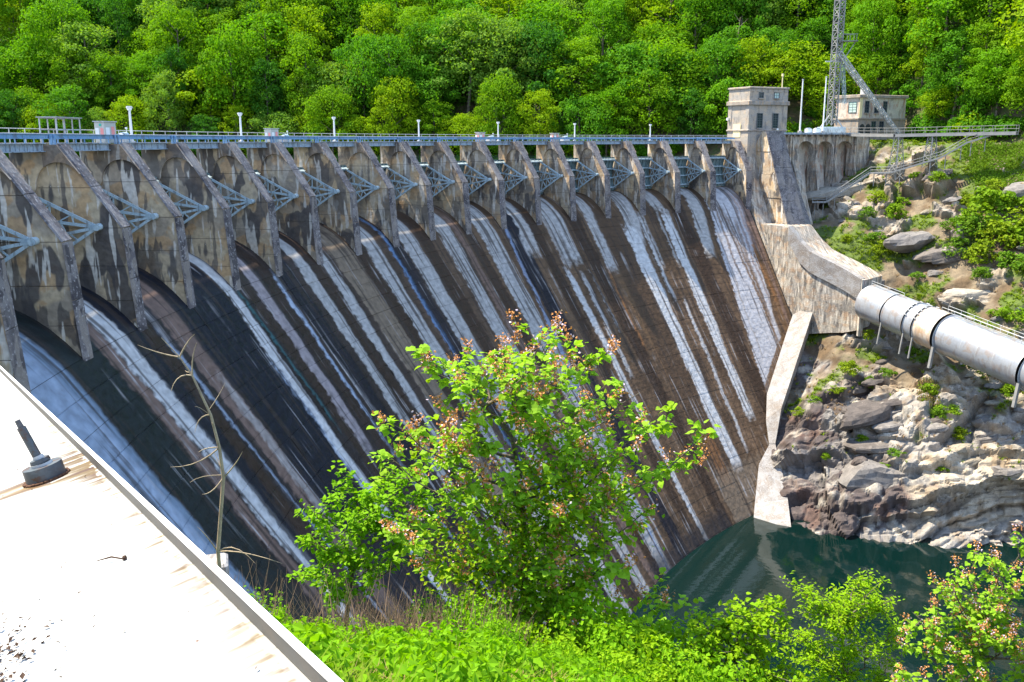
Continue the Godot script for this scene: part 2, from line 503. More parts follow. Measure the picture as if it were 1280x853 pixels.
# ---------------------------------------------------------------- the spillway face
# what runs down each bay: [pier number, half width in bays, top y, bottom y, colour, strength, drift in bays per metre]
func stains() -> Array:
	var white := Color(0.43, 0.425, 0.43)
	var light := Color(0.31, 0.30, 0.295)
	var blue := Color(0.26, 0.31, 0.40)  # pale streak, with a bluish sky reflection put into its colour
	var mauve := Color(0.160, 0.105, 0.085)
	var brown := Color(0.115, 0.066, 0.034)
	var dkbrown := Color(0.034, 0.020, 0.013)
	var black := Color(0.007, 0.009, 0.016)
	var green := Color(0.010, 0.015, 0.016)
	var grey := Color(0.165, 0.125, 0.090)
	var orange := Color(0.25, 0.11, 0.04)
	var teal := Color(0.03, 0.09, 0.10)
	return [
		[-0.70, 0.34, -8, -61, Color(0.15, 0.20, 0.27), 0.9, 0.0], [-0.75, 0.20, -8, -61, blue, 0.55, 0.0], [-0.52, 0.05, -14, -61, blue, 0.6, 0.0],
		[-0.06, 0.29, -8, -61, green, 0.95, 0.0], [0.32, 0.09, -9, -61, mauve, 0.85, 0.004],
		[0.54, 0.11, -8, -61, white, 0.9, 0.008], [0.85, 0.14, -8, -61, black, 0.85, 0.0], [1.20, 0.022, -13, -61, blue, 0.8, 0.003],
		[1.05, 0.10, -9, -61, dkbrown, 0.8, 0.0], [1.52, 0.15, -9, -61, mauve, 0.85, 0.0], [1.60, 0.05, -17, -30, light, 0.5, 0.0],
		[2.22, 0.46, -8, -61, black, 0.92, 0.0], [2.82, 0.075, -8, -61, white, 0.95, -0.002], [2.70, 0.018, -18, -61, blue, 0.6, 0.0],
		[2.97, 0.022, -12, -26, teal, 0.85, 0.005], [3.2, 0.1, -9, -61, dkbrown, 0.7, 0.0], [3.45, 0.085, -9, -29, Color(0.30, 0.26, 0.27), 0.75, -0.005],
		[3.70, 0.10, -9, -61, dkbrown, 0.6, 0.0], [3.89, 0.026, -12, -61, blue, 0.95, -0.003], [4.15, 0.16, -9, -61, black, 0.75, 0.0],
		[4.60, 0.10, -8, -61, light, 0.92, 0.0], [4.86, 0.1, -10, -61, dkbrown, 0.8, 0.0], [5.14, 0.09, -10, -61, light, 0.95, -0.002],
		[5.62, 0.24, -8, -61, grey, 0.9, 0.004], [6.05, 0.12, -9, -61, dkbrown, 0.85, 0.0], [6.40, 0.15, -8, -61, light, 0.92, 0.0],
		[6.84, 0.045, -8, -45, Color(0.10, 0.18, 0.32), 0.8, 0.0], [7.00, 0.14, -10, -61, black, 0.8, 0.0], [7.40, 0.18, -8, -61, light, 0.92, -0.004],
		[7.80, 0.15, -9, -61, dkbrown, 0.85, 0.0], [8.42, 0.15, -8, -61, light, 0.9, -0.004], [8.74, 0.09, -9, -61, mauve, 0.7, 0.0],
		[9.00, 0.12, -11, -61, dkbrown, 0.85, 0.0], [9.50, 0.19, -8, -61, light, 0.92, -0.004], [10.16, 0.20, -9, -61, black, 0.92, 0.0],
		[10.04, 0.045, -11, -61, Color(0.20, 0.25, 0.36), 0.75, -0.015], [10.53, 0.15, -8, -17.5, light, 0.9, -0.01], [10.80, 0.13, -9, -61, dkbrown, 0.9, 0.0],
		[11.48, 0.20, -8, -19.5, light, 0.92, -0.005], [11.20, 0.05, -10, -20, light, 0.6, 0.0], [11.10, 0.065, -19, -61, white, 0.85, 0.001], [11.52, 0.05, -20, -36, white, 0.6, -0.005], [11.75, 0.02, -20, -30, white, 0.7, 0.0],
		[12.00, 0.17, -10, -61, dkbrown, 0.95, 0.002], [12.52, 0.12, -8, -21.5, light, 0.92, -0.012], [12.34, 0.035, -20, -33, orange, 0.6, -0.006], [12.55, 0.10, -21, -61, brown, 0.7, 0.0],
		[12.95, 0.32, -11, -61, Color(0.062, 0.038, 0.023), 0.85, -0.004], [13.62, 0.17, -8, -18, light, 0.92, -0.022], [13.46, 0.15, -14, -52, white, 0.95, -0.003],
		[13.85, 0.04, -12, -27, white, 0.75, -0.004], [13.95, 0.02, -12, -22, white, 0.6, -0.004], [14.5, 0.14, -8, -13, light, 0.85, 0.0],
		[14.62, 0.11, -12, -46, white, 0.92, -0.004], [14.38, 0.03, -12, -22, light, 0.8, 0.0], [14.20, 0.03, -26, -50, white, 0.7, -0.008],
		[15.02, 0.19, -10, -50, dkbrown, 0.95, 0.004], [15.55, 0.14, -8, -21, light, 0.92, -0.02], [15.62, 0.10, -18, -40, brown, 0.6, 0.0],
		[16.38, 0.42, -8, -43, Color(0.39, 0.385, 0.41), 0.9, -0.019], [16.52, 0.03, -14, -40, brown, 0.7, -0.010], [16.08, 0.025, -10, -24, brown, 0.75, -0.006], [16.62, 0.02, -9, -30, mauve, 0.8, -0.006], [15.95, 0.02, -16, -38, grey, 0.7, -0.012], [16.22, 0.02, -11, -36, brown, 0.9, 0.004], [16.30, 0.012, -13, -33, brown, 0.8, 0.005],
		[16.9, 0.12, -9, -40, mauve, 0.9, -0.008], [16.78, 0.09, -19, -35, brown, 0.95, -0.004], [20.2, 0.13, -33, -43, brown, 0.95, -0.16], [16.72, 0.03, -9, -30, orange, 0.5, 0.0],
		[12.80, 0.16, -45, -54, orange, 0.4, 0.0], [13.6, 1.2, -50, -61, grey, 0.7, 0.0], [10.5, 1.7, -54.5, -61, Color(0.02, 0.02, 0.024), 0.75, 0.0]]

func face_textures() -> Array:
	var w := 1520
	var h := 760
	var k_lo := -2.0
	var span := 19.0
	var y_top := -8.8
	var y_len := 51.2
	var fast := FastNoiseLite.new()
	fast.seed = 71
	fast.fractal_octaves = 4
	fast.frequency = 0.03
	var im := fast.get_image(w, 48)                         # runs: fast across, slow down
	im.convert(Image.FORMAT_L8)
	im.resize(w, h, Image.INTERPOLATE_CUBIC)
	var runs := im.get_data()
	fast.seed = 72
	fast.frequency = 0.012
	im = fast.get_image(w, h)
	im.convert(Image.FORMAT_L8)
	var blot := im.get_data()
	fast.seed = 73
	fast.frequency = 0.09
	im = fast.get_image(w, h)
	im.convert(Image.FORMAT_L8)
	var fine := im.get_data()
	fast.seed = 75
	fast.frequency = 0.10
	im = fast.get_image(w, 26)
	im.convert(Image.FORMAT_L8)
	im.resize(w, h, Image.INTERPOLATE_CUBIC)
	var thin := im.get_data()
	var lut := PackedByteArray()
	lut.resize(1024)
	for i in 1024:
		lut[i] = int(clampf(Color(i / 1023.0, 0, 0).linear_to_srgb().r, 0, 1) * 255.0)
	var st := stains()
	var rgb := PackedByteArray()
	rgb.resize(w * h * 3)
	var rough := PackedByteArray()
	rough.resize(w * h)
	var step := 8
	for x in w:
		var k := k_lo + span * (x + 0.5) / w
		var near := []
		for s in st:
			if absf(k - s[0]) < s[1] + absf(s[6]) * 40.0 + 0.12:
				near.append(s)
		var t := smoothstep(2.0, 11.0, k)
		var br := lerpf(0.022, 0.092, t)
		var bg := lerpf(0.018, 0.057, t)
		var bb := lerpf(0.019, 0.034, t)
		for y in h:
			var i := y * w + x
			var yy := y_top - y_len * (y + 0.5) / h
			var r0 := (runs[i] - 128) / 128.0
			var f0 := (fine[i] - 128) / 128.0
			var b0 := (blot[i] - 128) / 128.0
			var m := 1.0 + 0.38 * r0 + 0.35 * b0
			var r := br * m
			var g := bg * m
			var b := bb * m
			for s in near:
				if yy > s[2] or yy < s[3]:
					continue
				var d: float = absf(k + 0.040 * b0 + 0.030 * f0 - s[0] - s[6] * (-12.0 - yy)) - s[1] * (1.15 if s[4].g > 0.25 else 1.0)
				if d > 0.03:
					continue
				var a: float = s[5] * clampf(0.6 - d / 0.045 + 0.45 * r0 + 0.2 * f0, 0.0, 1.0)
				a *= clampf(minf(s[2] - yy, yy - s[3]) * 0.6 + 0.4 * f0, 0.0, 1.0)
				a *= clampf(1.0 + 0.8 * (thin[i] - 112) / 128.0, 0.55, 1.0)
				var q: Color = s[4]
				r += (q.r - r) * a
				g += (q.g - g) * a
				b += (q.b - b) * a
			var tn := thin[i]
			if tn > 180:
				var a2 := (tn - 180) / 40.0 * clampf(0.15 + b0, 0.0, 0.6)
				r += (0.36 - r) * a2
				g += (0.34 - g) * a2
				b += (0.34 - b) * a2
			elif tn < 92:
				var a3 := clampf((92 - tn) / 34.0, 0.0, 0.6)
				r += (0.035 - r) * a3
				g += (0.026 - g) * a3
				b += (0.022 - b) * a3
			var gg := (1.0 + 0.32 * f0) * 1023.0
			rgb[i * 3] = lut[clampi(int(r * gg), 0, 1023)]
			rgb[i * 3 + 1] = lut[clampi(int(g * gg), 0, 1023)]
			rgb[i * 3 + 2] = lut[clampi(int(b * gg), 0, 1023)]
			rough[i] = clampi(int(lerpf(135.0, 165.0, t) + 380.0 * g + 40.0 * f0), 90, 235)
	return [ImageTexture.create_from_image(Image.create_from_data(w, h, false, Image.FORMAT_RGB8, rgb)),
		ImageTexture.create_from_image(Image.create_from_data(w, h, false, Image.FORMAT_L8, rough)),
		ImageTexture.create_from_image(Image.create_from_data(w, h, false, Image.FORMAT_L8, fine))]

# one lift of one bay between two joints, as a slab that follows the dam's curve (round the centre of the curve)
func lift_mesh(prof: PackedVector2Array, sd: int) -> ArrayMesh:
	var g := GB.new()
	var da := BAY / RR
	var nu := 8
	var gap := 0.0
	rng.seed = sd
	var p := PackedVector2Array()
	var lens := 0.0
	for i in prof.size():
		p.append(prof[i])
	# shrink along the profile for the joint
	p[0] = p[0].lerp(p[1], 0.013 / p[0].distance_to(p[1]))
	p[-1] = p[-1].lerp(p[-2], 0.013 / p[-1].distance_to(p[-2]))
	var y_top := -8.8
	var y_len := 51.2
	var grid := []
	for i in p.size():
		var row := []
		for j in nu + 1:
			var d := lerpf(gap, da - gap, float(j) / nu)
			var wob := 0.0
			if i > 0 and i < p.size() - 1:
				wob = rng.randf_range(-0.018, 0.018)
			var r := RR - p[i].x + wob
			row.append([Vector3(-r * cos(d), p[i].y, -r * sin(d)), Vector2(d / da, (y_top - p[i].y) / y_len)])
		grid.append(row)
	for i in p.size() - 1:
		for j in nu:
			var a: Array = grid[i][j]
			var b: Array = grid[i + 1][j]
			var c: Array = grid[i + 1][j + 1]
			var e: Array = grid[i][j + 1]
			var nn: Vector3 = (b[0] - a[0]).cross(c[0] - a[0]).normalized()
			g.ts(a[0], b[0], c[0], nn, nn, nn, a[1], b[1], c[1])
			g.ts(a[0], c[0], e[0], nn, nn, nn, a[1], c[1], e[1])
	# edges, going 0.2 m in
	var inn := Vector3(-0.16, -0.12, 0)
	for j in nu:
		for i in [0, p.size() - 1]:
			var a: Array = grid[i][j]
			var e: Array = grid[i][j + 1]
			var nn := Vector3(0.6, 0.8, 0) if i == 0 else Vector3(0.4, -0.9, 0)
			g.ts(a[0], e[0], e[0] + inn, nn, nn, nn, a[1], e[1], e[1])
			g.ts(a[0], e[0] + inn, a[0] + inn, nn, nn, nn, a[1], e[1], a[1])
	for i in p.size() - 1:
		for j in [0, nu]:
			var a: Array = grid[i][j]
			var e: Array = grid[i + 1][j]
			var nn := Vector3(0, 0, 1 if j == 0 else -1)
			g.ts(a[0], e[0], e[0] + inn, nn, nn, nn, a[1], e[1], e[1])
			g.ts(a[0], e[0] + inn, a[0] + inn, nn, nn, nn, a[1], e[1], a[1])
	return g.mesh()

func arc(c: Vector2, r: float, a0: float, a1: float, n: int) -> PackedVector2Array:
	var o := PackedVector2Array()
	for i in n + 1:
		var a := lerpf(a0, a1, float(i) / n)
		o.append(c + Vector2(cos(a), sin(a)) * r)
	return o

const PIN := Vector2(0.6, -5.65)      # gate trunnion on the pier's side

func build_dam() -> void:
	var root := thing("gravity_dam", "curved stained concrete spillway dam with a row of finned piers", "dam", Transform3D(Basis(), onp(8, 16, POOL)))
	var inv := root.transform.affine_inverse()
	# body under the face slabs, and the upstream wall
	var g := GB.new()
	var prof := [Vector2(-5.0, -64), Vector2(-5.0, -9.1)]
	for p in OGEE:
		prof.append(p + Vector2(-0.09, -0.1))
	prof.append(Vector2(face_s(-66.0) - 0.1, -66.08))
	for i in 96:
		var ka := lerpf(-3.0, 18.4, i / 96.0)
		var kb := lerpf(-3.0, 18.4, (i + 1) / 96.0)
		for j in prof.size() - 1:
			g.q(inv * onp(ka, prof[j].x, prof[j].y), inv * onp(ka, prof[j + 1].x, prof[j + 1].y), inv * onp(kb, prof[j + 1].x, prof[j + 1].y), inv * onp(kb, prof[j].x, prof[j].y))
	var dark := std(lin(0.03, 0.025, 0.022), 0.9)
	obj("dam_body", g, dark, root)
	# face slabs: one for each lift of each bay, joints left open between them
	var tex := face_textures()
	var lifts := []
	var cuts := [PackedVector2Array(OGEE)]
	var y0 := -12.75
	for i in 15:
		var y1 := -12.75 - (i + 1) * 3.08
		var q := PackedVector2Array()
		for f in [0.0, 0.25, 0.488, 0.494, 0.506, 0.512, 0.75, 1.0]:
			var yy := lerpf(y0, y1, f)
			var dip := 0.035 if f > 0.49 and f < 0.51 else 0.0
			q.append(Vector2(face_s(yy) - dip, yy - dip * 0.6))
		cuts.append(q)
		y0 = y1
	for i in cuts.size():
		lifts.append(lift_mesh(cuts[i], 100 + i))
	rng.seed = 9
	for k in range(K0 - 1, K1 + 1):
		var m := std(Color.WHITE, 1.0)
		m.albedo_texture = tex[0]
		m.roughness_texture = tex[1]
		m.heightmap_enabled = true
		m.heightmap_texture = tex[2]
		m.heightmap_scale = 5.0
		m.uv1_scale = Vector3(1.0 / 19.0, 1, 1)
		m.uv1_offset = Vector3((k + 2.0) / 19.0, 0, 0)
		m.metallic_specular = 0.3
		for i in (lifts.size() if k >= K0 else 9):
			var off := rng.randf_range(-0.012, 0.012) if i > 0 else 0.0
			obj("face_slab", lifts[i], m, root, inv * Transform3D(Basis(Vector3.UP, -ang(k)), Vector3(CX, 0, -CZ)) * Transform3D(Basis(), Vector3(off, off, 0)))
	# piers
	var outline := PackedVector2Array([Vector2(-5.0, -0.70), Vector2(-2.75, -0.70), Vector2(-2.75, -0.20), Vector2(-1.75, -0.20), Vector2(2.0, -5.8), Vector2(2.52, -12.6), Vector2(2.55, -13.3), Vector2(-5.0, -10.2)])
	var ring := arc(Vector2(-1.8, -3.0), 1.65, deg_to_rad(32), deg_to_rad(180), 18)      # round-topped panel set back in the pier's side
	ring.append_array(arc(PIN, 4.8, deg_to_rad(148.5), deg_to_rad(184), 10))
	var cheek := PackedVector2Array([Vector2(-5.0, -6.1), Vector2(-5.0, -0.72), Vector2(-2.74, -0.72), Vector2(-2.74, -0.22), Vector2(-1.77, -0.22)])
	cheek.append_array(ring)
	var bits := []
	var ys := [0.0, -3.05, -5.75, -8.35, -10.75, -14.5]
	for i in 5:
		var band := PackedVector2Array([Vector2(-9, ys[i] - 0.018), Vector2(9, ys[i] - 0.018), Vector2(9, ys[i + 1] + 0.018), Vector2(-9, ys[i + 1] + 0.018)])
		for poly in Geometry2D.intersect_polygons(outline, band):
			g = GB.new()
			g.prism(poly, -0.60, 0.60)
			bits.append(g.mesh())
	var caps := []                                       # above the gate's track: the weathered cap in front, the plainer wall behind it
	var rears := []
	for zz in [[0.58, 0.92], [-0.92, -0.58]]:
		for poly in Geometry2D.intersect_polygons(cheek, PackedVector2Array([Vector2(-2.78, 1), Vector2(4, 1), Vector2(4, -9), Vector2(-2.78, -9)])):
			g = GB.new()
			g.prism(poly, zz[0], zz[1])
			caps.append(g.mesh())
		for poly in Geometry2D.intersect_polygons(cheek, PackedVector2Array([Vector2(-2.80, 1), Vector2(-9, 1), Vector2(-9, -9), Vector2(-2.80, -9)])):
			g = GB.new()
			g.prism(poly, zz[0] * 0.99, zz[1] * 0.99)
			rears.append(g.mesh())
	g = GB.new()                                         # core behind the joints
	var core := Geometry2D.offset_polygon(outline, -0.06)
	g.prism(core[0], -0.54, 0.54)
	var core_m := g.mesh()
	g = GB.new()                                         # facing of the sloping nose, in three pieces
	var nose := []
	for s in [[Vector2(-1.75, -0.17), Vector2(0.15, -2.98)], [Vector2(0.17, -3.02), Vector2(2.02, -5.74)], [Vector2(2.03, -5.8), Vector2(2.28, -9.2)], [Vector2(2.283, -9.24), Vector2(2.58, -13.2)]]:
		g = GB.new()
		var dn: Vector2 = (s[1] - s[0]).normalized()
		var on := Vector2(-dn.y, dn.x) * 0.075
		if on.x < 0:
			on = -on
		var inn := -on * 0.3
		# chamfered strip
		for sg in 1:
			var pa := [Vector3(s[0].x + inn.x, s[0].y + inn.y, 0.70), Vector3(s[0].x + on.x, s[0].y + on.y, 0.60), Vector3(s[0].x + on.x, s[0].y + on.y, -0.60), Vector3(s[0].x + inn.x, s[0].y + inn.y, -0.70)]
			var pb := [Vector3(s[1].x + inn.x, s[1].y + inn.y, 0.70), Vector3(s[1].x + on.x, s[1].y + on.y, 0.60), Vector3(s[1].x + on.x, s[1].y + on.y, -0.60), Vector3(s[1].x + inn.x, s[1].y + inn.y, -0.70)]
			for e in 3:
				g.q(pa[e], pb[e], pb[e + 1], pa[e + 1])
			g.q(pa[3], pb[3], pb[0], pa[0])
			g.q(pa[0], pa[1], pa[2], pa[3])
			g.q(pb[3], pb[2], pb[1], pb[0])
		nose.append(g.mesh())
	for k in range(K0, K1 + 2):
		var p := obj("pier", core_m, dark, root, inv * frame(k))
		var side: StandardMaterial3D = M.pier.duplicate()       # the same concrete, weathered differently on every pier
		side.uv1_offset = Vector3(fmod(k * 0.377 + 3.0, 1.0), fmod(k * 0.173 + 2.0, 1.0), fmod(k * 0.619 + 5.0, 1.0))
		var face: StandardMaterial3D = M.nose.duplicate()
		face.uv1_offset = side.uv1_offset
		for b in bits:
			obj("concrete_block", b, side, p)
		var top: StandardMaterial3D = M.cap.duplicate()
		top.uv1_offset = side.uv1_offset
		for b in caps:
			obj("cap_cheek", b, top, p)
		for b in rears:
			obj("rear_cheek", b, side, p)
		for b in nose:
			obj("nose_slab", b, face, p)

func build_gates() -> void:
	var c := PIN
	var r := 5.15
	var a_top := deg_to_rad(148.5)
	var a_bot := deg_to_rad(217.0)
	var root := thing("radial_gate", "blue grey steel radial gate with lattice arms closed between two piers", "gate", frame(K0 + 0.5, 0, -8.8), "radial gates between the piers")
	var half := 3.58
	var up := Vector3(0, 8.8, 0)
	var rim := arc(c, r, a_top, a_bot, 18)
	var g := GB.new()
	for i in 18:
		var p := rim[i]
		var q := rim[i + 1]
		var np := (c - p).normalized()
		var nq := (c - q).normalized()
		var p2 := p - np * 0.05
		var q2 := q - nq * 0.05
		var P := Vector3(p.x, p.y, half) + up
		var Q := Vector3(q.x, q.y, half) + up
		var w := Vector3(0, 0, 2 * half)
		g.q(P, P - w, Q - w, Q)
		var P2 := Vector3(p2.x, p2.y, half) + up
		var Q2 := Vector3(q2.x, q2.y, half) + up
		g.q(P2 - w, P2, Q2, Q2 - w)
		g.q(P2, P, Q, Q2)
		g.q(P - w, P2 - w, Q2 - w, Q - w)
	obj("skin_plate", g, M.gate, root)
	for i in 9:                                         # upright ribs behind the plate
		g = GB.new()
		var z := lerpf(-half + 0.08, half - 0.08, i / 8.0)
		for j in 18:
			var p := rim[j]
			var q := rim[j + 1]
			var ip := (c - p).normalized() * 0.26
			var iq := (c - q).normalized() * 0.26
			for e in [-0.05, 0.05]:
				var zz: float = z + e
				g.q(Vector3(p.x, p.y, zz) + up, Vector3(q.x, q.y, zz) + up, Vector3(q.x + iq.x, q.y + iq.y, zz) + up, Vector3(p.x + ip.x, p.y + ip.y, zz) + up)
			g.q(Vector3(p.x + ip.x, p.y + ip.y, z - 0.05) + up, Vector3(p.x + ip.x, p.y + ip.y, z + 0.05) + up, Vector3(q.x + iq.x, q.y + iq.y, z + 0.05) + up, Vector3(q.x + iq.x, q.y + iq.y, z - 0.05) + up)
		obj("rib", g, M.gate, root)
	var spots := [0.04, 0.34, 0.63, 0.95]
	var ends := []
	for f in spots:                                     # level girders
		var a := lerpf(a_top, a_bot, f)
		var p := c + Vector2(cos(a), sin(a)) * (r - 0.42)
		ends.append(p)
		g = GB.new()
		g.beam(Vector3(p.x, p.y, -half + 0.05) + up, Vector3(p.x, p.y, half - 0.05) + up, 0.34, 0.2, Vector3(sin(a), -cos(a), 0))
		obj("girder", g, M.steel, root)
	for sgn in [-1.0, 1.0]:
		var zt: float = sgn * 3.42
		var hub := Vector3(c.x, c.y, zt) + up
		for p in ends:
			g = GB.new()
			var e := Vector3(p.x, p.y, sgn * 2.95) + up
			g.beam(e, e.lerp(hub, 0.97), 0.17, 0.2)
			obj("arm", g, M.steel, root)
		# lattice between the arms
		for pair in [[0, 1, 0.30], [0, 1, 0.62], [1, 2, 0.28], [1, 2, 0.5], [2, 3, 0.22], [2, 3, 0.42], [2, 3, 0.6]]:
			g = GB.new()
			var e0 := (Vector3(ends[pair[0]].x, ends[pair[0]].y, sgn * 2.95) + up).lerp(hub, pair[2])
			var e1 := (Vector3(ends[pair[1]].x, ends[pair[1]].y, sgn * 2.95) + up).lerp(hub, pair[2] + 0.06)
			g.beam(e0, e1, 0.09, 0.1)
			obj("brace", g, M.steel, root)
			g = GB.new()
			var e2 := (Vector3(ends[pair[1]].x, ends[pair[1]].y, sgn * 2.95) + up).lerp(hub, pair[2] - 0.16)
			g.beam(e0, e2, 0.08, 0.08)
			obj("brace", g, M.steel, root)
		g = GB.new()
		g.tube(Vector3(c.x, c.y, sgn * 3.15) + up, Vector3(c.x, c.y, sgn * 3.75) + up, 0.24, 0.24, 14)
		g.box(Vector3(c.x - 0.22, c.y - 0.02, sgn * 3.42) + up, Vector3(0.55, 0.42, 0.3))
		obj("trunnion", g, M.steel, root)
	for k in range(K0 + 1, K1 + 1):
		copy(root, "radial_gate", frame(k + 0.5, 0, -8.8))

func build_bridge() -> void:
	var root := thing("service_bridge", "long blue steel walkway bridge on top of the dam piers", "bridge", frame(8, -3.6, -0.60))
	var inv := root.transform.affine_inverse()
	# one span in its own frame: x downstream, z along the dam; centred between two piers
	var L := 9.26
	var g := GB.new()
	g.box(Vector3(-2.66, -0.39, 0), Vector3(0.16, 0.52, L - 1.72))
	g.box(Vector3(-2.60, -0.135, 0), Vector3(0.34, 0.05, L - 1.72))
	g.box(Vector3(-2.60, -0.645, 0), Vector3(0.34, 0.05, L - 1.72))
	for i in 7:
		g.box(Vector3(-2.57, -0.39, lerpf(-3.4, 3.4, i / 6.0)), Vector3(0.10, 0.44, 0.03))
	var fascia := g.mesh()
	g = GB.new()
	g.box(Vector3(-4.7, -0.42, 0), Vector3(0.16, 0.46, L - 0.1))
	var rear := g.mesh()
	g = GB.new()
	g.box(Vector3(-3.68, -0.11, 0), Vector3(2.1, 0.07, L - 0.03))
	var plate := g.mesh()
	g = GB.new()
	g.box(Vector3(-2.5, 0.34, 0), Vector3(0.06, 0.30, L - 0.03))
	g.box(Vector3(-2.47, 0.485, 0), Vector3(0.16, 0.04, L - 0.03))
	g.box(Vector3(-2.47, 0.19, 0), Vector3(0.16, 0.04, L - 0.03))
	var beam := g.mesh()
	g = GB.new()
	g.box(Vector3(-2.52, 0.045, 0), Vector3(0.07, 0.29, 0.07))
	var stub := g.mesh()
	g = GB.new()
	g.box(Vector3(-2.42, 0.14, 0.24), Vector3(0.16, 0.74, 0.13))
	g.box(Vector3(-2.42, 0.14, -0.24), Vector3(0.16, 0.74, 0.13))
	var twin := g.mesh()
	g = GB.new()
	g.tube(Vector3(0, 0, -L * 0.5), Vector3(0, 0, L * 0.5), 0.03, 0.03, 6)
	var rail := g.mesh()
	g = GB.new()
	g.tube(Vector3(-4.72, -0.1, 0), Vector3(-4.72, 0.88, 0), 0.03, 0.03, 6)
	var post := g.mesh()
	for k in range(-3, K1 + 1):
		var f := inv * frame(k + 0.5)
		obj("fascia_girder", fascia, M.fascia, root, f)
		obj("rear_girder", rear, M.fascia, root, f)
		obj("deck_plate", plate, M.slab, root, f)
		obj("blue_beam", beam, M.bluebeam, root, f)
		for i in 7:
			obj("stub_post", stub, M.bluebeam, root, f * Transform3D(Basis(), Vector3(0, 0, -3.6 + i * 1.2)))
		obj("rail", rail, M.galv, root, f * Transform3D(Basis(), Vector3(-4.72, 0.87, 0)))
		obj("rail", rail, M.galv, root, f * Transform3D(Basis(), Vector3(-4.72, 0.55, 0)))
		for i in 5:
			obj("rail_post", post, M.galv, root, f * Transform3D(Basis(), Vector3(0, 0, -3.68 + i * 1.84)))
		obj("twin_post", twin, M.bluebeam, root, inv * frame(k))
	g = GB.new()
	g.box(Vector3(-2.42, -0.02, 0.3), Vector3(0.1, 0.08, 1.6))
	obj("yellow_kerb", g, M.yellow, root, inv * frame(K1 + 0.86))
	# lamp posts
	var lp := thing("deck_lamp", "white lamp post with a flared head standing on the bridge walkway", "lamp post", frame(2.68, -4.55, -0.08), "lamp posts along the bridge")
	g = GB.new()
	g.tube(Vector3(0, 0.12, 0), Vector3(0, 2.6, 0), 0.12, 0.09, 10)
	obj("pole", g, M.white, lp)
	g = GB.new()
	g.tube(Vector3(0, 2.6, 0), Vector3(0, 2.82, 0), 0.13, 0.26, 12)
	g.tube(Vector3(0, 2.82, 0), Vector3(0, 2.95, 0), 0.28, 0.2, 12)
	obj("lamp_head", g, M.white, lp)
	g = GB.new()
	g.cbox(Vector3(0, 0.06, 0), Vector3(0.4, 0.12, 0.4), 0.02)
	obj("base_plate", g, M.galv, lp)
	for i in 6:
		copy(lp, "deck_lamp", frame(4.73 + i * 2.036, -4.55, -0.08))
	# hoist cabinets
	var ks := [2.1, 5.23, 10.26, 12.24]
	var names := ["grey hoist cabinet with white and pink notices and a green lamp", "grey hoist cabinet with a white and a pink notice beside a lamp post", "cream hoist cabinet with a pink notice and motor on the walkway", "small cream hoist cabinet with pink notice under the forested hill"]
	for i in 4:
		var sz: float = [1.55, 1.35, 1.25, 1.2][i]
		var cb := thing("hoist_cabinet", names[i], "cabinet", frame(ks[i], -3.75, -0.075))
		g = GB.new()
		g.cbox(Vector3(0, sz * 0.5, 0), Vector3(0.8, sz, sz * 1.15), 0.04)
		obj("case", g, M.cabinet if i < 2 else M.plaster, cb)
		g = GB.new()
		g.box(Vector3(0, sz + 0.03, 0), Vector3(0.95, 0.07, sz * 1.26))
		obj("lid", g, M.galv, cb)
		# notices on the two sides that face along the dam and downstream
		for e in [[Vector3(0.405, sz * 0.48, sz * 0.26), Vector3(0.02, sz * 0.5, sz * 0.34), M.white], [Vector3(0.405, sz * 0.5, -sz * 0.24), Vector3(0.02, sz * 0.55, sz * 0.3), M.pink],
			[Vector3(0.2, sz * 0.45, sz * 0.58), Vector3(0.24, sz * 0.5, 0.02), M.pink], [Vector3(-0.18, sz * 0.45, sz * 0.58), Vector3(0.26, sz * 0.5, 0.02), M.white]]:
			g = GB.new()
			g.box(e[0], e[1])
			obj("notice", g, e[2], cb)
		if i == 0:
			g = GB.new()
			g.tube(Vector3(0.1, sz * 0.85, sz * 0.575), Vector3(0.1, sz * 0.85, sz * 0.575 + 0.05), 0.1, 0.1, 10)
			obj("green_lamp", g, M.teal, cb)
		# hoist motor with its drum on a plinth
		var mt := thing("hoist_motor", "grey hoist motor and drum beside the " + ["first notice-covered cabinet", "cabinet with one lamp post near it", "cream cabinet at mid bridge", "small cream cabinet"][i], "motor", frame(ks[i] + 0.27, -3.75, -0.075))
		g = GB.new()
		g.cbox(Vector3(0, 0.14, 0), Vector3(0.9, 0.28, 1.5), 0.03)
		obj("plinth", g, M.galv, mt)
		g = GB.new()
		g.tube(Vector3(0, 0.55, -0.6), Vector3(0, 0.55, 0.05), 0.27, 0.27, 14)
		obj("drum", g, M.steel, mt)
		g = GB.new()
		g.tube(Vector3(0, 0.5, 0.1), Vector3(0, 0.5, 0.62), 0.2, 0.18, 12)
		obj("motor_case", g, M.galv, mt)
		g = GB.new()
		g.tube(Vector3(0.05, 0.28, -0.60), Vector3(0.05, 1.05, -0.60), 0.025, 0.025, 6)
		g.tube(Vector3(0.05, 1.05, -0.60), Vector3(0.05, 1.2, -0.60), 0.09, 0.09, 8)
		obj("indicator", g, M.white, mt)
	var cage := thing("pipe_cage", "open pipe frame with a thin roof standing on the bridge", "frame", frame(1.42, -3.8, -0.075))
	for x in [-0.6, 0.6]:
		for i in 4:
			g = GB.new()
			var z := lerpf(-1.6, 1.6, i / 3.0)
			g.beam(Vector3(x, 0, z), Vector3(x, 1.68, z), 0.07, 0.07)
			obj("upright", g, M.galv, cage)
		for y in [0.9, 1.68]:
			g = GB.new()
			g.beam(Vector3(x, y, -1.66), Vector3(x, y, 1.66), 0.07, 0.07)
			obj("rail", g, M.galv, cage)
	g = GB.new()
	g.box(Vector3(0, 1.74, 0), Vector3(1.5, 0.05, 3.5))
	obj("roof_sheet", g, M.galv, cage)

